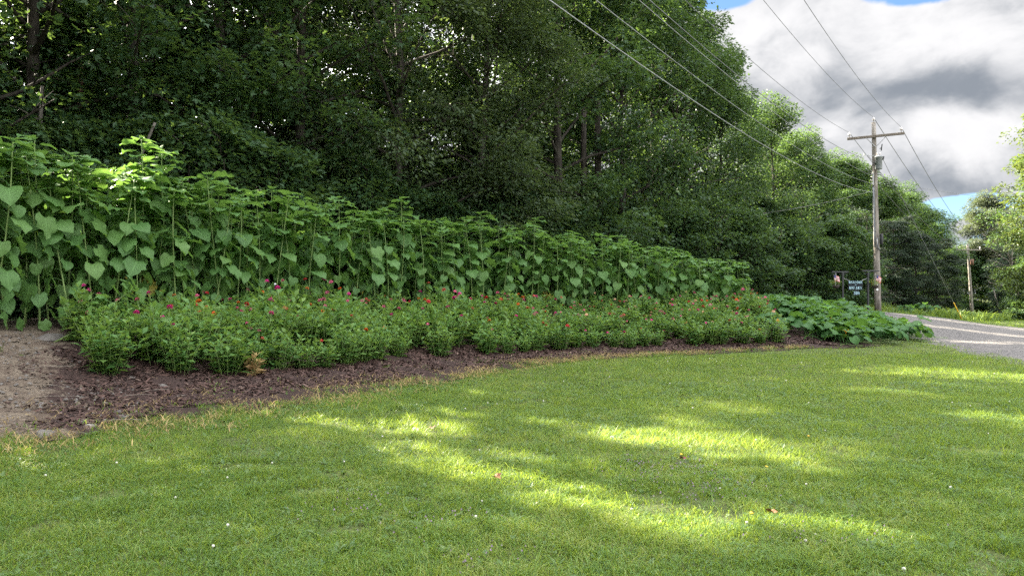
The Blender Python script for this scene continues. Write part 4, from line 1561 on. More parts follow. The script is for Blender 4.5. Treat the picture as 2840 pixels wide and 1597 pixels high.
def withered():
    x, y = bed(s_for_u(253, 1.45), 1.45)
    x, y = float(x), float(y)
    p = zinnia_proto(260, 6, .34, .12)
    p['foliage'].materials[0] = M['withered_leaf']
    t = thing('withered_plant', 'small withered brown plant at the foot of the zinnias', 'plant', (x, y, hz(x, y) + .02))
    obj('stems', p['stem'], t, kind='stuff')
    obj('foliage', p['foliage'], t, kind='stuff')


withered()

# ------------------------------------------------------------------ squash patch
SQL = [blade_mesh('leaf', M['squash_leaf'], .28, .28, .36 + .07 * v, 66 - 6 * v, 18 - 14 * v, -22 - 12 * v, ROUND, .22, .26, .018, 90 + v, stalk=.007) for v in range(4)]


def squash_bloom():
    mb = MB()
    for k in range(5):
        a = k * 1.2566
        ca, sa = math.cos(a), math.sin(a)
        mb.add([(0, 0, 0), (.035 * ca - .025 * sa, .035 * sa + .025 * ca, .05), (.085 * ca, .085 * sa, .075), (.035 * ca + .025 * sa, .035 * sa - .025 * ca, .05)], np.array([[0, 3, 2, 1]]), .5)
    mb.tube([(0, 0, -.04), (0, 0, .005)], .008, 4, .3)
    return mb.mesh('bloom', M['squash_flower'])


SQB = squash_bloom()
VINE = None


def build_squash():
    pts = []
    g = random.Random(9)
    e0 = s_for_u(785, .6)
    for (u, y) in [(762, 33.5), (778, 31.0), (788, 27.8), (795, 33.8), (806, 30.2), (808, 26.2), (822, 33.0), (826, 28.8), (832, 25.2), (838, 29.5), (850, 27.2), (858, 24.6), (862, 30.3), (876, 28.2), (884, 26.0), (896, 28.0), (750, 31.0), (905, 27.6), (770, 29.0), (756, 32.5), (764, 31.5), (781, 33.0), (752, 34.5), (768, 34.5), (786, 35.2), (806, 35), (818, 34), (790, 31.5), (800, 28.5), (815, 31.5), (835, 30)]:
        pts.append((px(u, y), y))
    for i, (x, y) in enumerate(pts):
        t = thing('squash_plant', f'sprawling squash plant with big lobed leaves, {ordinal(i + 1)} of the patch by the drive', 'squash plant', (x, y, hz(x, y)), (0, 0, 0), 1, 'squash plants beside the drive')
        vm = MB()
        n = 0
        for a0 in range(4):
            a = g.uniform(0, 6.28)
            p = np.array([0., 0, .06])
            P = [p.copy()]
            for k in range(6):
                a += g.uniform(-.5, .5)
                p = p + np.array([math.cos(a), math.sin(a), 0]) * .30
                wx, wy = x + p[0], y + p[1]
                p[2] = hz(wx, wy) - hz(x, y) + .05
                P.append(p.copy())
                for q in range(3):
                    if in_poly(np.array([wx]), np.array([wy]), ROAD)[0]:
                        continue
                    if bed_d(np.array([wx]), np.array([wy]))[0] < -.15:
                        continue
                    n += 1
                    sc = g.uniform(.75, 1.25)
                    obj('leaf', SQL[g.randrange(4)], t, (p[0] + g.uniform(-.16, .16), p[1] + g.uniform(-.16, .16), p[2] + g.uniform(-.03, .12)), (g.uniform(-.5, .5), g.uniform(-.45, .45), g.uniform(0, 6.28)), sc)
                if g.random() < .035 and not in_poly(np.array([wx]), np.array([wy]), ROAD)[0]:
                    obj('bloom', SQB, t, (p[0], p[1], p[2] + g.uniform(.28, .42)), (g.uniform(-.5, .5), g.uniform(-.5, .5), 0), g.uniform(.9, 1.3))
            vm.tube(np.array(P), .012, 4, .4)
        obj('vine', vm.mesh('vine', M['sunflower_stem'], True), t)


build_squash()

# ------------------------------------------------------------------ utility pole and its wires
M['steel'] = plain_mat('steel', (.35, .36, .36), .45, .6)
M['can_paint'] = plain_mat('can_paint', (.20, .22, .225), .5, 0, .5, .10, 6)
M['porcelain'] = plain_mat('porcelain', (.50, .47, .46), .25, 0, .5)
M['black_plastic'] = plain_mat('black_plastic', (.018, .019, .021), .45)
M['conduit'] = plain_mat('conduit', (.13, .14, .155), .5)
M['wire'] = plain_mat('wire', (.14, .145, .15), .5, .3)
M['pale_wire'] = plain_mat('pale_wire', (.26, .27, .27), .45, .3)
M['yellow_guard'] = plain_mat('yellow_guard', (.72, .42, .02), .5)
M['white_tag'] = plain_mat('white_tag', (.7, .72, .7), .5)
PX, PY = 19.4, 41.0
PZ = hz(PX, PY)
PH = 10.05
DIRW = np.array([.527, .850])               # the line runs this way, from behind the camera to the pole
ARM = np.array([.850 * .88, -.527 * .88 + .12])
ARM = ARM / np.linalg.norm(ARM)


def pole_pt(z):
    return np.array([PX - .018 * z, PY, PZ + z])


def insulator(name, parent, loc, s=1.0):
    o = obj(name, MB().lathe([(.0, 0), (.014, 0), (.014, .10), (.05, .10), (.075, .13), (.07, .145), (.045, .15), (.06, .175), (.055, .19), (.035, .20), (.045, .225), (.03, .245), (0, .25)], n=12).mesh('insulator', M['porcelain'], True), parent, loc, (0, 0, 0), s)
    return o


def build_pole():
    t = thing('utility_pole', 'weathered wooden utility pole with crossarm and grey transformer beside the drive', 'utility pole', (PX, PY, PZ))
    z = np.linspace(-.1, PH, 10)
    obj('pole', MB().tube(np.stack([-.018 * z, 0 * z, z], 1), .175 - .0068 * z, 14).mesh('pole', M['pole_wood'], True), t)
    az = 9.28
    q = math.atan2(ARM[1], ARM[0])
    c = np.array([-.018 * az, -.17, az])
    obj('crossarm', MB().box((0, 0, 0), (2.75, .10, .13), None, .012).mesh('crossarm', M['arm_wood']), t, tuple(c), (0, R(-1.5), q))
    off = [-1.27, 1.22]
    for i, o_ in enumerate(off):
        p = c + np.array([math.cos(q) * o_, math.sin(q) * o_, .065 + o_ * math.sin(R(1.5))])
        insulator('insulator', t, tuple(p), 1.15)
    insulator('insulator', t, (-.018 * PH, 0, PH - .01), 1.15)
    for sgn in (-1, 1):
        a = c + np.array([math.cos(q) * .47 * sgn, math.sin(q) * .47 * sgn - .06, -.07])
        b = np.array([-.018 * 8.7 + .02 * sgn, -.18, 8.72])
        obj('arm_brace', MB().tube(np.array([a, b]), .018, 4).mesh('arm_brace', M['steel']), t)
    # transformer can
    tz = 7.5
    can = obj('transformer', MB().lathe([(0, 0), (.16, 0), (.175, .02), (.175, .62), (.195, .63), (.195, .66), (.10, .71), (0, .72)], n=20).mesh('transformer', M['can_paint'], True), t, (-.018 * tz + .04, -.36, tz))
    for dx in (-.1, .12):
        obj('bushing', MB().lathe([(0, 0), (.03, 0), (.05, .04), (.03, .07), (.05, .11), (.03, .14), (.02, .2), (0, .2)], n=10).mesh('bushing', M['porcelain'], True), can, (dx * .7, 0, .69))
    for dz in (.12, .5):
        obj('mounting_bracket', MB().box((0, .28, dz), (.08, .2, .06)).mesh('mounting_bracket', M['steel']), can)
    obj('lightning_arrester', MB().lathe([(0, 0), (.03, 0), (.05, .03), (.03, .06), (.05, .09), (.03, .12), (.05, .15), (.03, .2), (0, .2)], n=10).mesh('lightning_arrester', M['black_plastic'], True), t, (.16, -.30, 8.0), (0, .2, 0))
    obj('cutout_fuse', MB().tube([(0, 0, 0), (.05, 0, .35)], .028, 6).tube([(-.08, 0, .1), (.02, 0, .16)], .02, 5).mesh('cutout_fuse', M['black_plastic'], True), t, (.10, -.24, 8.5))
    obj('neutral_bracket', MB().tube([(0, 0, 0), (-.65, -.1, .04)], .018, 5).tube([(-.62, -.1, .0), (-.62, -.1, .11)], .045, 8).tube([(-.45, -.08, .03), (-.1, -.05, -.35)], .014, 4).mesh('neutral_bracket', M['steel']), t, (-.15, -.1, 8.25))
    for i in range(4):
        obj('spool_insulator', MB().lathe([(0, 0), (.05, 0), (.03, .035), (.05, .07), (0, .07)], n=10).mesh('spool_insulator', M['porcelain'], True), t, (-.33, -.08, 6.75 + .17 * i))
    obj('secondary_rack', MB().box((-.26, -.08, 7.05), (.04, .05, .7)).mesh('secondary_rack', M['steel']), t)
    for dl in ([(-.28, -.35, 7.9), (-.50, -.25, 7.6), (-.46, -.2, 7.3), (-.34, -.15, 7.25)], [(-.25, -.4, 8.0), (-.42, -.3, 7.7), (-.48, -.2, 7.2), (-.36, -.15, 7.0)], [(-.36, -.1, 6.8), (-.50, -.12, 6.55), (-.30, -.16, 6.4)]):
        obj('drip_loop', MB().tube(dl, .014, 5).mesh('drip_loop', M['black_plastic'], True), t)
    zz = np.linspace(3.4, 6.6, 5)
    obj('riser_conduit', MB().tube(np.stack([-.018 * zz - .15, 0 * zz - .13, zz], 1), .045, 8).mesh('riser_conduit', M['conduit'], True), t)
    obj('splice_case', MB().lathe([(0, 0), (.075, 0), (.09, .03), (.09, .52), (.075, .55), (0, .55)], n=12).mesh('splice_case', M['black_plastic'], True), t, (.08, -.26, 3.55))
    obj('cable_stub', MB().tube([(.0, -.22, 3.25), (-.10, -.22, 3.45), (-.12, -.2, 3.9)], .03, 6).mesh('cable_stub', M['conduit'], True), t)
    obj('number_tag', MB().box((-.10, -.162, 1.35), (.07, .012, .16)).mesh('number_tag', M['white_tag']), t)
    obj('number_tag', MB().box((-.10, -.163, 1.18), (.09, .012, .1)).mesh('number_tag', M['white_tag']), t)
    return t, c, q


pole_obj, ARM_C, ARM_Q = build_pole()


def wire(name, label, A, B, sag, r, mat='wire', n=40, category='wire', group=None):
    s = np.linspace(0, 1, n)
    A, B = np.asarray(A, float), np.asarray(B, float)
    P = A + (B - A) * s[:, None]
    P[:, 2] -= 4 * sag * s * (1 - s)
    c = P[0].copy()
    return obj(name, MB().tube(P - c, r, 5).mesh(name, M[mat], True), None, tuple(c), label=label, category=category, group=group)


def build_wires():
    base = np.array([PX, PY, PZ])
    q = ARM_Q
    span = np.append(-DIRW * 56.0, 0)
    armL = base + ARM_C + np.array([math.cos(q) * -1.27, math.sin(q) * -1.27, .30])
    armR = base + ARM_C + np.array([math.cos(q) * 1.22, math.sin(q) * 1.22, .37])
    topP = pole_pt(PH + .27)
    G = 'wires strung to the utility pole'
    wire('power_line', 'power line on the drive side of the crossarm, passing over the lawn', armR, armR + span, 1.4, .0085, group=G)
    wire('power_line', 'power line from the very top of the pole, passing over the lawn', topP, topP + span, 1.4, .0085, group=G)
    wire('power_line', 'power line on the wood side of the crossarm, passing over the lawn', armL, armL + span, 1.4, .0085, group=G)
    nb = base + np.array([-.79, -.2, 8.1])
    wire('neutral_wire', 'neutral wire fixed to the bracket beside the transformer', nb, nb + span, 1.45, .010, group=G)
    for (z, sag, r, lab) in [(7.15, 1.10, .0075, 'upper of the three pale cables crossing in front of the wood'), (6.75, 1.30, .0075, 'middle of the three pale cables crossing in front of the wood'), (6.3, 1.38, .0105, 'lowest and thickest of the pale cables crossing in front of the wood')]:
        a = base + np.array([-.30, -.2, z])
        wire('cable', lab, a, a + span, sag, r, 'pale_wire', group=G)
    # on to the far pole
    Y2 = 95.0
    x2 = px(972, Y2)
    z2 = hz(x2, Y2)
    far = np.array([x2 - .2, Y2, z2 + 8.6])
    wire('power_line', 'power line from the drive side of the crossarm on to the far pole', armR, far + np.array([1.1, 0, .1]), .9, .016, group=G)
    wire('power_line', 'power line from the pole top on to the far pole', topP, far + np.array([0, 0, .25]), .9, .016, group=G)
    wire('power_line', 'power line from the wood side of the crossarm on to the far pole', armL, far + np.array([-1.3, 0, -.55]), .9, .014, group=G)
    wire('neutral_wire', 'neutral wire running on from the transformer to the far pole', base + np.array([.1, -.1, 7.3]), far + np.array([0, 0, -1.2]), .8, .014, group=G)
    wire('cable', 'cable running on below the transformer to the far pole', base + np.array([.1, -.1, 6.6]), far + np.array([0, 0, -2.0]), .9, .016, group=G)
    wire('service_cable', 'dark service cable drooping from the pole towards the wood', base + np.array([-.3, -.1, 6.4]), np.array([px(545, 47), 47.0, 7.2]), 1.2, .009, group=G)
    wire('service_cable', 'single line crossing the sky behind the far pole', np.array([px(880, 100), 100, 16.5]), np.array([px(1080, 90), 90, 12.2]), .5, .020, group=G)
    # guy wire with its yellow guard
    ga = np.array([px(962, 47), 47.0])
    gz = hz(*ga)
    a = base + np.array([.1, -.1, 8.4])
    b = np.array([ga[0], ga[1], gz])
    t = thing('guy_wire', 'pale guy wire anchored in the verge with a yellow guard', 'guy wire', tuple(b))
    obj('strand', MB().tube(np.array([a - b, (0, 0, 0)]), .013, 5).mesh('strand', M['pale_wire']), t)
    d = unit(a - b)
    obj('yellow_guard', MB().tube(np.array([d * .0, d * 1.6]), .03, 7).mesh('yellow_guard', M['yellow_guard'], True), t)
    # far pole
    t = thing('utility_pole', 'smaller utility pole far down the drive under the willow', 'utility pole', (x2, Y2, z2))
    zz = np.linspace(-.1, 8.7, 8)
    obj('pole', MB().tube(np.stack([-.06 * zz, 0 * zz, zz], 1), .20 - .008 * zz, 10).mesh('pole', M['pole_wood'], True), t)
    obj('crossarm', MB().box((-.5, -.15, 7.95), (3.1, .12, .15), None, .015).mesh('crossarm', M['pole_wood']), t)
    obj('insulator', MB().lathe([(0, 0), (.06, .05), (.08, .15), (.04, .3), (0, .32)], n=8).mesh('insulator', M['porcelain'], True), t, (-1.9, -.15, 8.03))
    obj('insulator', MB().lathe([(0, 0), (.06, .05), (.08, .15), (.04, .3), (0, .32)], n=8).mesh('insulator', M['porcelain'], True), t, (.9, -.15, 8.03))
    obj('transformer', MB().lathe([(0, 0), (.2, 0), (.2, .7), (0, .75)], n=12).mesh('transformer', M['red_bark'], True), t, (-.2, -.36, 6.1))
    wire('service_cable', 'short cable leaving the far pole towards the wood', (x2 - .4, Y2, z2 + 6.5), (px(905, 92), 92, 4.0), .5, .02, group=G)
    x3, y3 = px(1000, 84), 84.0
    t = thing('marker_post', 'thin pale post leaning beside the far pole', 'post', (x3, y3, hz(x3, y3)), (0, R(-14), 0))
    obj('post', MB().tube([(0, 0, -.1), (0, 0, 3.0)], .06, 6).mesh('post', M['pole_wood'], True), t)


build_wires()

# ------------------------------------------------------------------ the sign by the drive
M['sign_black'] = plain_mat('sign_black', (.012, .014, .016), .45, 0, .4, .2, 8)
M['sign_board'] = plain_mat('sign_board', (.006, .010, .014), .6, 0, .2, .2, 8)
M['sign_letter'] = plain_mat('sign_letter', (.50, .78, .86), .5, 0, .4, .08, 10)
M['basket'] = plain_mat('basket', (.035, .028, .022), .8)
M['flag_red'] = plain_mat('flag_red', (.52, .05, .07), .8, var=.1)
M['flag_white'] = plain_mat('flag_white', (.75, .72, .74), .8, var=.06)
M['flag_blue'] = plain_mat('flag_blue', (.04, .05, .16), .8, var=.1)


def arc(cx, cy, rx, ry, a0, a1, n=10):
    a = np.radians(np.linspace(a0, a1, n))
    return [(cx + rx * math.cos(t), cy + ry * math.sin(t)) for t in a]


# serif letters as strokes: (points, width) in a cell 1 high
TK, TN, SF = .125, .055, .045
GL = {
    'W': (1.25, [([(.12, 1), (.38, 0)], TK), ([(.38, 0), (.62, .85)], TN), ([(.58, 1), (.86, 0)], TK), ([(.86, 0), (1.12, 1)], TN), ([(0, .97), (.26, .97)], SF), ([(.98, .97), (1.24, .97)], SF)]),
    'E': (.80, [([(.2, 0), (.2, 1)], TK), ([(.05, .96), (.72, .96)], TN), ([(.05, .04), (.74, .04)], TN), ([(.2, .5), (.55, .5)], TN), ([(.72, 1), (.72, .76)], SF), ([(.74, 0), (.74, .26)], SF), ([(.55, .4), (.55, .62)], SF)]),
    'L': (.74, [([(.2, 0), (.2, 1)], TK), ([(.05, .97), (.36, .97)], SF), ([(.05, .04), (.68, .04)], TN), ([(.68, 0), (.68, .28)], SF)]),
    'C': (.86, [(arc(.46, .5, .36, .46, 115, 245), TK), (arc(.46, .5, .34, .46, 40, 115), TN), (arc(.46, .5, .34, .46, 245, 320), TN), ([(.75, .98), (.75, .70)], SF)]),
    'O': (.94, [(arc(.47, .5, .36, .46, 115, 245), TK), (arc(.47, .5, .36, .46, -65, 65), TK), (arc(.47, .5, .36, .47, 60, 120), TN), (arc(.47, .5, .36, .47, 240, 300), TN)]),
    'M': (1.12, [([(.17, 0), (.17, 1)], TN), ([(.2, 1), (.56, .05)], TK), ([(.56, .05), (.9, 1)], TN), ([(.92, 0), (.92, 1)], TK), ([(.03, .03), (.31, .03)], SF), ([(.76, .03), (1.07, .03)], SF), ([(.03, .97), (.25, .97)], SF), ([(.88, .97), (1.07, .97)], SF)]),
    'T': (.82, [([(.41, 0), (.41, 1)], TK), ([(.05, .96), (.77, .96)], TN), ([(.05, 1), (.05, .72)], SF), ([(.77, 1), (.77, .72)], SF), ([(.24, .03), (.58, .03)], SF)]),
    'B': (.84, [([(.2, 0), (.2, 1)], TK), ([(.05, .96), (.45, .96)], TN), ([(.05, .04), (.45, .04)], TN), ([(.2, .52), (.45, .52)], TN), (arc(.43, .74, .24, .22, -90, 90), TK * .85), (arc(.45, .28, .27, .24, -90, 90), TK * .9)]),
    'I': (.46, [([(.23, 0), (.23, 1)], TK), ([(.06, .97), (.40, .97)], SF), ([(.06, .03), (.40, .03)], SF)]),
    'G': (.94, [(arc(.46, .5, .36, .46, 115, 245), TK), (arc(.46, .5, .34, .46, 40, 115), TN), (arc(.46, .5, .34, .46, 245, 300), TN), ([(.73, .08), (.73, .46)], TK * .9), ([(.55, .46), (.88, .46)], SF), ([(.75, .98), (.75, .72)], SF)]),
    'S': (.74, [(arc(.37, .75, .25, .22, 30, 200), TN * 1.2), ([(.14, .70), (.34, .54), (.58, .34)], TK), (arc(.37, .26, .25, .23, -160, 25), TN * 1.2), ([(.63, .95), (.63, .74)], SF), ([(.10, .05), (.10, .28)], SF)]),
    'K': (.94, [([(.2, 0), (.2, 1)], TK), ([(.05, .97), (.36, .97)], SF), ([(.05, .03), (.36, .03)], SF), ([(.24, .42), (.74, .97)], TN), ([(.4, .6), (.8, 0)], TK), ([(.62, .97), (.88, .97)], SF), ([(.68, .03), (.92, .03)], SF)]),
    'Y': (.92, [([(.14, 1), (.47, .45)], TK), ([(.47, .45), (.78, 1)], TN), ([(.47, 0), (.47, .47)], TK), ([(.02, .97), (.28, .97)], SF), ([(.64, .97), (.92, .97)], SF), ([(.30, .03), (.64, .03)], SF)]),
    '3': (.70, [(arc(.33, .74, .24, .23, -80, 150), TK * .8), (arc(.33, .28, .27, .27, -150, 85), TK * .85)]),
    '0': (.74, [(arc(.37, .5, .25, .46, 110, 250), TK), (arc(.37, .5, .25, .46, -70, 70), TK), (arc(.37, .5, .25, .47, 60, 120), TN), (arc(.37, .5, .25, .47, 240, 300), TN)]),
    '6': (.74, [(arc(.37, .30, .25, .27, 0, 360, 18), TK * .7), (arc(.56, .42, .44, .55, 100, 185), TK * .8)]),
}


def letters(text, h, gap=.11):
    """solid letters, centred, standing in the XZ plane and 6 mm thick"""
    mb = MB()
    x = 0.0
    glyphs = []
    for ch in text:
        if ch == ' ':
            x += .42
            continue
        glyphs.append((x, GL[ch][1]))
        x += GL[ch][0] + gap
    x -= gap
    k = 0
    for gx0, strokes in glyphs:
        for pts, w in strokes:
            for (ax, ay), (bx, by) in zip(pts[:-1], pts[1:]):
                dx, dy = bx - ax, by - ay
                l = math.hypot(dx, dy) + 1e-9
                e = .25 * w if len(pts) > 2 else 0
                ux, uy = dx / l, dy / l
                nx, ny = -uy * w / 2, ux * w / 2
                k += 1
                f = -.006 - .00006 * (k % 40)
                q = [(ax - ux * e + nx, ay - uy * e + ny), (ax - ux * e - nx, ay - uy * e - ny), (bx + ux * e - nx, by + uy * e - ny), (bx + ux * e + nx, by + uy * e + ny)]
                V = [((gx0 + a - x / 2) * h, yy, b * h) for yy in (0, f) for a, b in q]
                mb.add(V, np.array([[4, 5, 6, 7], [0, 1, 5, 4], [1, 2, 6, 5], [2, 3, 7, 6], [3, 0, 4, 7]]))
    return mb.mesh('lettering', M['sign_letter']), x * h


def build_sign():
    Y = 37.6
    xl, xr = px(842, Y), px(868.6, Y)
    xc = (xl + xr) / 2
    zl, zr = hz(xl, Y), hz(xr, Y + .3)
    z0 = min(zl, zr)
    t = thing('welcome_sign', 'black post sign reading WELCOME TO BIG SKY above the number 306', 'sign', (xc, Y, z0), (0, 0, R(6)))
    hw = (xr - xl) / 2
    top = 1.93
    for sg in (-1, 1):
        e = .04 if sg > 0 else -.02
        obj('post', MB().box((sg * hw, 0, top / 2 - .1), (.085, .085, top + .2), None, .006).mesh('post', M['sign_black']), t)
        obj('post_arm', MB().box((sg * (hw + .14), 0, top + .035 + e), (.86, .075, .065), None, .006).mesh('post_arm', M['sign_black']), t)
        for s2 in (-1, 1):
            obj('corner_brace', MB().tube(np.array([(sg * hw + s2 * .03, 0, top - .16), (sg * hw + s2 * .17, 0, top + e)]), .02, 4).mesh('corner_brace', M['sign_black']), t)
    bz = 1.29
    board = obj('sign_board', MB().box((0, 0, bz), (.74, .035, .46), None, .006).mesh('sign_board', M['sign_board']), t)
    me, w = letters('WELCOME', .105)
    s = .70 / w
    obj('lettering', me, board, (0, -.0185, bz + .105), (0, 0, 0), (s, 1, 1.05))
    me, w = letters('TO', .045)
    obj('lettering', me, board, (0, -.0185, bz + .005))
    me, w = letters('BIG SKY', .115)
    s = .66 / w
    obj('lettering', me, board, (0, -.0185, bz - .175), (0, 0, 0), (s, 1, 1.05))
    for sg in (-1, 1):
        obj('chain', MB().tube([(sg * .3, 0, bz + .23), (sg * (hw - .03), 0, bz + .36)], .008, 4).mesh('chain', M['steel']), t)
    a = np.arange(28) * 2 * math.pi / 28
    pl = MB()
    ring = np.stack([.175 * np.cos(a), 0 * a - .012, .125 * np.sin(a)], 1)
    back = ring + np.array([0, .026, 0])
    V = np.vstack([ring, back, [[0, -.012, 0], [0, .014, 0]]])
    j = np.arange(28)
    k = (j + 1) % 28
    pl.add(V, [np.stack([j, k, np.full(28, 56)], 1), np.stack([28 + k, 28 + j, np.full(28, 57)], 1), np.stack([j, 28 + j, 28 + k, k], 1)])
    plate = obj('number_plate', pl.mesh('number_plate', M['sign_board']), t, (.06, 0, .925))
    me, w = letters('306', .13)
    obj('lettering', me, plate, (0, -.013, -.065))
    obj('hanger', MB().tube([(.0, 0, bz - .23), (.05, 0, 1.04)], .006, 4).mesh('hanger', M['steel']), t)
    # hanging baskets with small flags
    Mw = Matrix.LocRotScale(t.location, t.rotation_euler, None)
    for sg, side, lab in ((-1, 'wood', 'hanging flower basket on the arm away from the utility pole'), (1, 'pole', 'hanging flower basket on the arm nearest the utility pole')):
        p = Mw @ Vector((sg * (hw + .36), -.02, top - .62))
        b = thing('hanging_basket', lab, 'basket', tuple(p))
        obj('pot', MB().lathe([(0, -.16), (.10, -.16), (.15, -.08), (.165, .0), (.15, .0), (0, -.02)], n=14).mesh('pot', M['basket'], True), b)
        g = np.random.default_rng(7 + sg)
        cl = [(np.array([g.normal(0, .13), g.normal(0, .13), .08 + abs(g.normal(0, .06))]), np.array([0, 0, .5]), 1) for _ in range(18)]
        obj('foliage', leaves_mesh('foliage', leaf_cloud(9 + sg, cl, 14, .055, .07, .06, 0), 'kite', M['weed_leaf']), b, kind='stuff')
        obj('blossoms', leaves_mesh('blossoms', leaf_cloud(19 + sg, cl[:5], 3, .035, .08, .06, 0), 'kite', M['petal_orange']), b, kind='stuff')
        for a_ in (0, 2.1, 4.2):
            obj('hanger', MB().tube([(.15 * math.cos(a_), .15 * math.sin(a_), 0), (0, 0, .60)], .004, 3).mesh('hanger', M['steel']), b)
        f = thing('flag', 'small American flag stuck in the basket ' + ('away from the utility pole' if sg < 0 else 'nearest the utility pole'), 'flag', (p.x + sg * .02 - .03, p.y - .05, p.z + .02), (0, R(8 * sg), R(-8)), 1.15)
        obj('stick', MB().tube([(0, 0, 0), (0, 0, .46)], .005, 5).mesh('stick', M['pole_wood']), f)
        # the cloth hangs in a fold: strips of red and white with a blue corner
        for sname, mat, band in (('red_stripes', 'flag_red', 0), ('white_stripes', 'flag_white', 1)):
            mb = MB()
            for kk in range(9):
                if kk % 2 != band:
                    continue
                z1, z2_ = .42 - kk * .026, .42 - (kk + 1) * .026
                xs = np.linspace(0, .20, 6)
                up = np.stack([xs, np.sin(xs * 32) * .018, z1 - xs * .55], 1)
                dn = np.stack([xs, np.sin(xs * 32) * .018, z2_ - xs * .55], 1)
                ii = np.arange(5)
                mb.add(np.vstack([up, dn]), np.stack([ii, ii + 6, ii + 7, ii + 1], 1))
            obj(sname, mb.mesh(sname, M[mat], True), f, kind='stuff')
        mb = MB()
        xs = np.linspace(0, .08, 4)
        for yy in (-.004, .004):
            up = np.stack([xs, np.sin(xs * 32) * .018 + yy, .421 - xs * .55], 1)
            dn = np.stack([xs, np.sin(xs * 32) * .018 + yy, .30 - xs * .55], 1)
            ii = np.arange(3)
            mb.add(np.vstack([up, dn]), np.stack([ii, ii + 4, ii + 5, ii + 1], 1))
        obj('blue_field', mb.mesh('blue_field', M['flag_blue'], True), f)


build_sign()


# ------------------------------------------------------------------ small things on the ground
def rock_mesh(seed, flat=.4):
    import bmesh
    bm = bmesh.new()
    bmesh.ops.create_icosphere(bm, subdivisions=2, radius=1)
    g = random.Random(seed)
    ph = [g.uniform(0, 6) for _ in range(6)]
    for v in bm.verts:
        c = v.co
        k = 1 + .16 * math.sin(c.x * 3.1 + ph[0]) + .14 * math.sin(c.y * 3.7 + ph[1]) + .12 * math.sin(c.z * 4.3 + ph[2]) + .07 * math.sin(c.x * 8 + c.y * 7 + ph[3])
        v.co = Vector((c.x * k, c.y * k * .75, c.z * k * flat))
    me = bpy.data.meshes.new('stone')
    bm.to_mesh(me)
    bm.free()
    me.materials.append(M['stone'])
    return me


def on_ground(u, v, lift=0.0):
    """the ground point seen at picture coordinates (1024 wide) - used once to survey where things lie"""
    dx, dz = (u - 512) / 773, (295 - v) / 773
    Y = 3.0
    while Y < 120:
        if EYE + dz * Y <= hz(dx * Y, Y):
            break
        Y += .04
    return dx * Y, Y, hz(dx * Y, Y) + lift


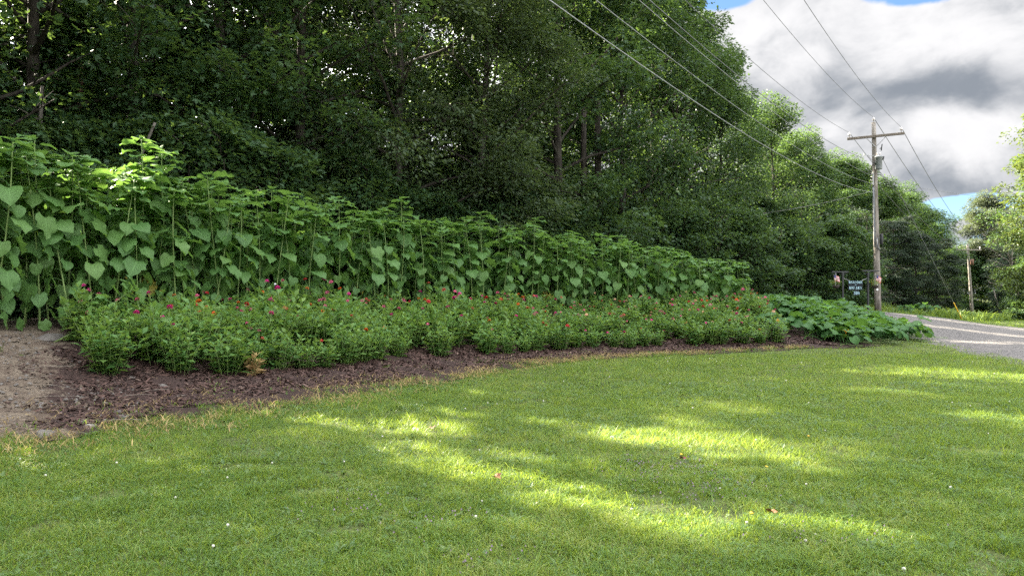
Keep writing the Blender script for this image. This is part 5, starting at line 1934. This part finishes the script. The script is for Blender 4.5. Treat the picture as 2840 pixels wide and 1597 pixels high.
def small_things():
    rocks = [rock_mesh(i, .35 + .1 * (i % 3)) for i in range(4)]
    for (u, v, s, lab) in [(52, 339, .30, 'long dark slab of rock sticking out of the soil bank'), (166, 389, .13, 'flat pale stone where soil meets mulch'), (131, 380, .10, 'rounded pale stone on the bare soil'),
                           (118, 415, .11, 'flat grey stone half sunk in the bare soil'), (46, 437, .14, 'flat grey stone in the dry grass at the lawn edge'), (88, 428, .12, 'pale stone among dry grass beside the lawn'),
                           (20, 326, .10, 'pale pebble just under the sunflower stems'), (58, 354, .09, 'small round stone below the rock slab'), (124, 419, .16, 'thin bluish slate lying at the edge of the mulch'),
                           (430, 328, .26, 'dark boulder showing between the zinnias')]:
        x, y, z = on_ground(u, v)
        obj('stone', rocks[int(u) % 4], None, (x, y, z + .025), (.1, -.1, u), s * .8, label=lab, category='stone', group='stones in the soil')
    # twigs and straws on the bank
    for i, (u, v, L, a) in enumerate([(20, 372, .75, .5), (40, 388, .9, -.6), (12, 384, .6, 1.0), (75, 362, .35, 1.5), (30, 402, .7, .1), (140, 396, .5, .9), (110, 402, .6, .7), (100, 425, .55, .2), (170, 402, .35, 1.1)]):
        x, y, z = on_ground(u, v)
        P = np.array([(0, 0, .01), (L * .3, .03, .035), (L * .65, -.02, .04), (L, .03, .015)])
        obj('twig', MB().tube(P, [.005, .0045, .004, .002], 4).mesh('twig', M['dead_wood'], True), None, (x, y, z + .03), (0, 0, a),
            label=f'thin dry twig lying on the soil bank, {ordinal(i + 1)} of nine', category='twig', group='dry twigs on the soil bank')
    # fallen leaves
    def dead_leaf(name, col, s):
        mb = MB()
        a = np.arange(10) * .6283
        r = np.where(np.arange(10) % 2 == 0, 1.0, .5) * s
        V = [(0, 0, .004)] + [(rr * math.cos(t), rr * math.sin(t), .015 * math.sin(t * 2 + 1) + .012) for rr, t in zip(r, a)]
        mb.add(V, np.array([[0, i + 1, (i + 1) % 10 + 1] for i in range(10)]))
        return mb.mesh(name, plain_mat('fallen_' + name, col, .8, var=.3, scale=30))
    brown = dead_leaf('fallen_leaf', (.20, .085, .04), .05)
    tan_ = dead_leaf('fallen_leaf', (.30, .19, .12), .05)
    red = dead_leaf('fallen_leaf', (.15, .04, .04), .04)
    for (u, v, me, lab) in [(770, 517, brown, 'curled brown maple leaf on the shaded lawn'), (433, 431, tan_, 'pale tan leaf on the lawn below the sunlit streak'), (497, 482, brown, 'small brown leaf in the middle of the lawn'),
                            (758, 399, red, 'dark red leaf on the lawn towards the drive'), (682, 463, red, 'tiny reddish leaf on the far lawn')]:
        x, y, z = on_ground(u, v)
        obj('fallen_leaf', me, None, (x, y, z + .045), (R(12), R(-10), u), 1, label=lab, category='leaf', group='fallen leaves on the lawn')
    # clover blossoms, dandelions and patches of purple self-heal
    ball = MB().lathe([(0, -.045), (.003, -.04), (.003, -.010), (.010, -.008), (.013, 0), (.010, .010), (0, .013)], n=7).mesh('clover_blossom', M['white_petal'], True)
    n = 0
    while n < 70:
        y = math.sqrt(random.uniform(4.3 ** 2, 20 ** 2))
        x = random.uniform(-.68, .68) * y
        if bed_d(np.array([x]), np.array([y]))[0] > -.3 or in_poly(np.array([x]), np.array([y]), ROAD)[0] or vnoise(x, y, .7, 99) < .42:
            continue
        obj('clover_blossom', ball, None, (x, y, hz(x, y) + .040), (random.uniform(-.3, .3), random.uniform(-.3, .3), 0), random.uniform(.55, .9) * (1 if y < 9 else 1.2), label='small round white clover blossom standing in the lawn', category='clover blossom', group='white clover blossoms in the lawn')
        n += 1
    dand = MB().lathe([(0, -.05), (.003, -.045), (.003, -.004), (.017, .0), (.018, .004), (.010, .009), (0, .010)], n=10).mesh('dandelion', M['yellow_petal'], True)
    for i, (u, v) in enumerate([(751, 520), (681, 460), (766, 473), (808, 441)]):
        x, y, z = on_ground(u, v)
        obj('dandelion', dand, None, (x, y, z + .06), (.2, .1, 0), .75, label='yellow dandelion flower ' + ['beside the curled brown leaf', 'at the near end of the sunlit streak', 'in the shade between two sunlit streaks', 'on the lawn farthest from the camera'][i], category='dandelion', group='dandelions in the lawn')
    g = np.random.default_rng(77)
    V, F = [], []
    n = 0
    for (u, v, r, k) in [(662, 470, .32, 130), (700, 490, .35, 110), (345, 505, .22, 40), (820, 540, .3, 40), (440, 520, .25, 35), (470, 560, .2, 25)]:
        x, y, z = on_ground(u, v)
        for _ in range(k):
            a, b = x + g.normal(0, r), y + g.normal(0, r * .8)
            c = hz(a, b) + .03 + .02 * g.random()
            s = .004 + .004 * g.random()
            V += [(a - s, b, c), (a, b - s, c + .003), (a + s, b, c), (a, b + s, c), (a, b, c + s * 2.2)]
            F += [(n, n + 1, n + 4), (n + 1, n + 2, n + 4), (n + 2, n + 3, n + 4), (n + 3, n, n + 4)]
            n += 5
    obj('selfheal_flowers', mk_mesh('selfheal_flowers', V, np.array(F), M['purple_petal']), kind='stuff', label='tiny purple flowers growing in drifts in the lawn')


small_things()


def verge_weeds():
    """rank weeds between the drive and the wood"""
    n = 5200
    u = rng.uniform(845, 1010, n)
    y = np.interp(u, [845, 880, 950, 1010], [40.5, 42.5, 46, 50]) + rng.gamma(2.0, 1.6, n)
    x = px(u, y)
    ok = ~in_poly(x, y, ROAD)
    x, y = x[ok], y[ok]
    n = len(x)
    h = (.18 + .55 * vnoise(x, y, .8, 91) ** 1.5 * np.clip((y - 42) / 3, .3, 1.3)) * rng.uniform(.5, 1.2, n)
    V, F, T = blades(x, y, height(x, y), h, .05 + .05 * rng.random(n), (.5 + rng.normal(0, .25, n)).clip(0, 1), 2, .6)
    obj('verge_weeds', mk_mesh('verge_weeds', V, F, M['weed_leaf'], False, T), kind='stuff', label='rank green weeds along the far side of the drive')
    for i, (u, Y, s) in enumerate([(925, 47.5, .9), (905, 46, .7), (918, 48.5, .8)]):
        X = px(u, Y)
        t = thing('squash_plant', ['big leaved squash plant in the weeds beyond the drive', 'smaller squash plant in the weeds close to the utility pole', 'squash plant at the back of the weeds beyond the drive'][i], 'squash plant', (X, Y, hz(X, Y)), (0, 0, i), s, 'squash plants in the weeds')
        g = random.Random(i)
        for k in range(16):
            obj('leaf', SQL[k % 4], t, (g.uniform(-.7, .7), g.uniform(-.4, .4), g.uniform(.05, .45)), (g.uniform(-.3, .3), g.uniform(-.3, .3), g.uniform(0, 6.28)), g.uniform(1.0, 1.5))


verge_weeds()
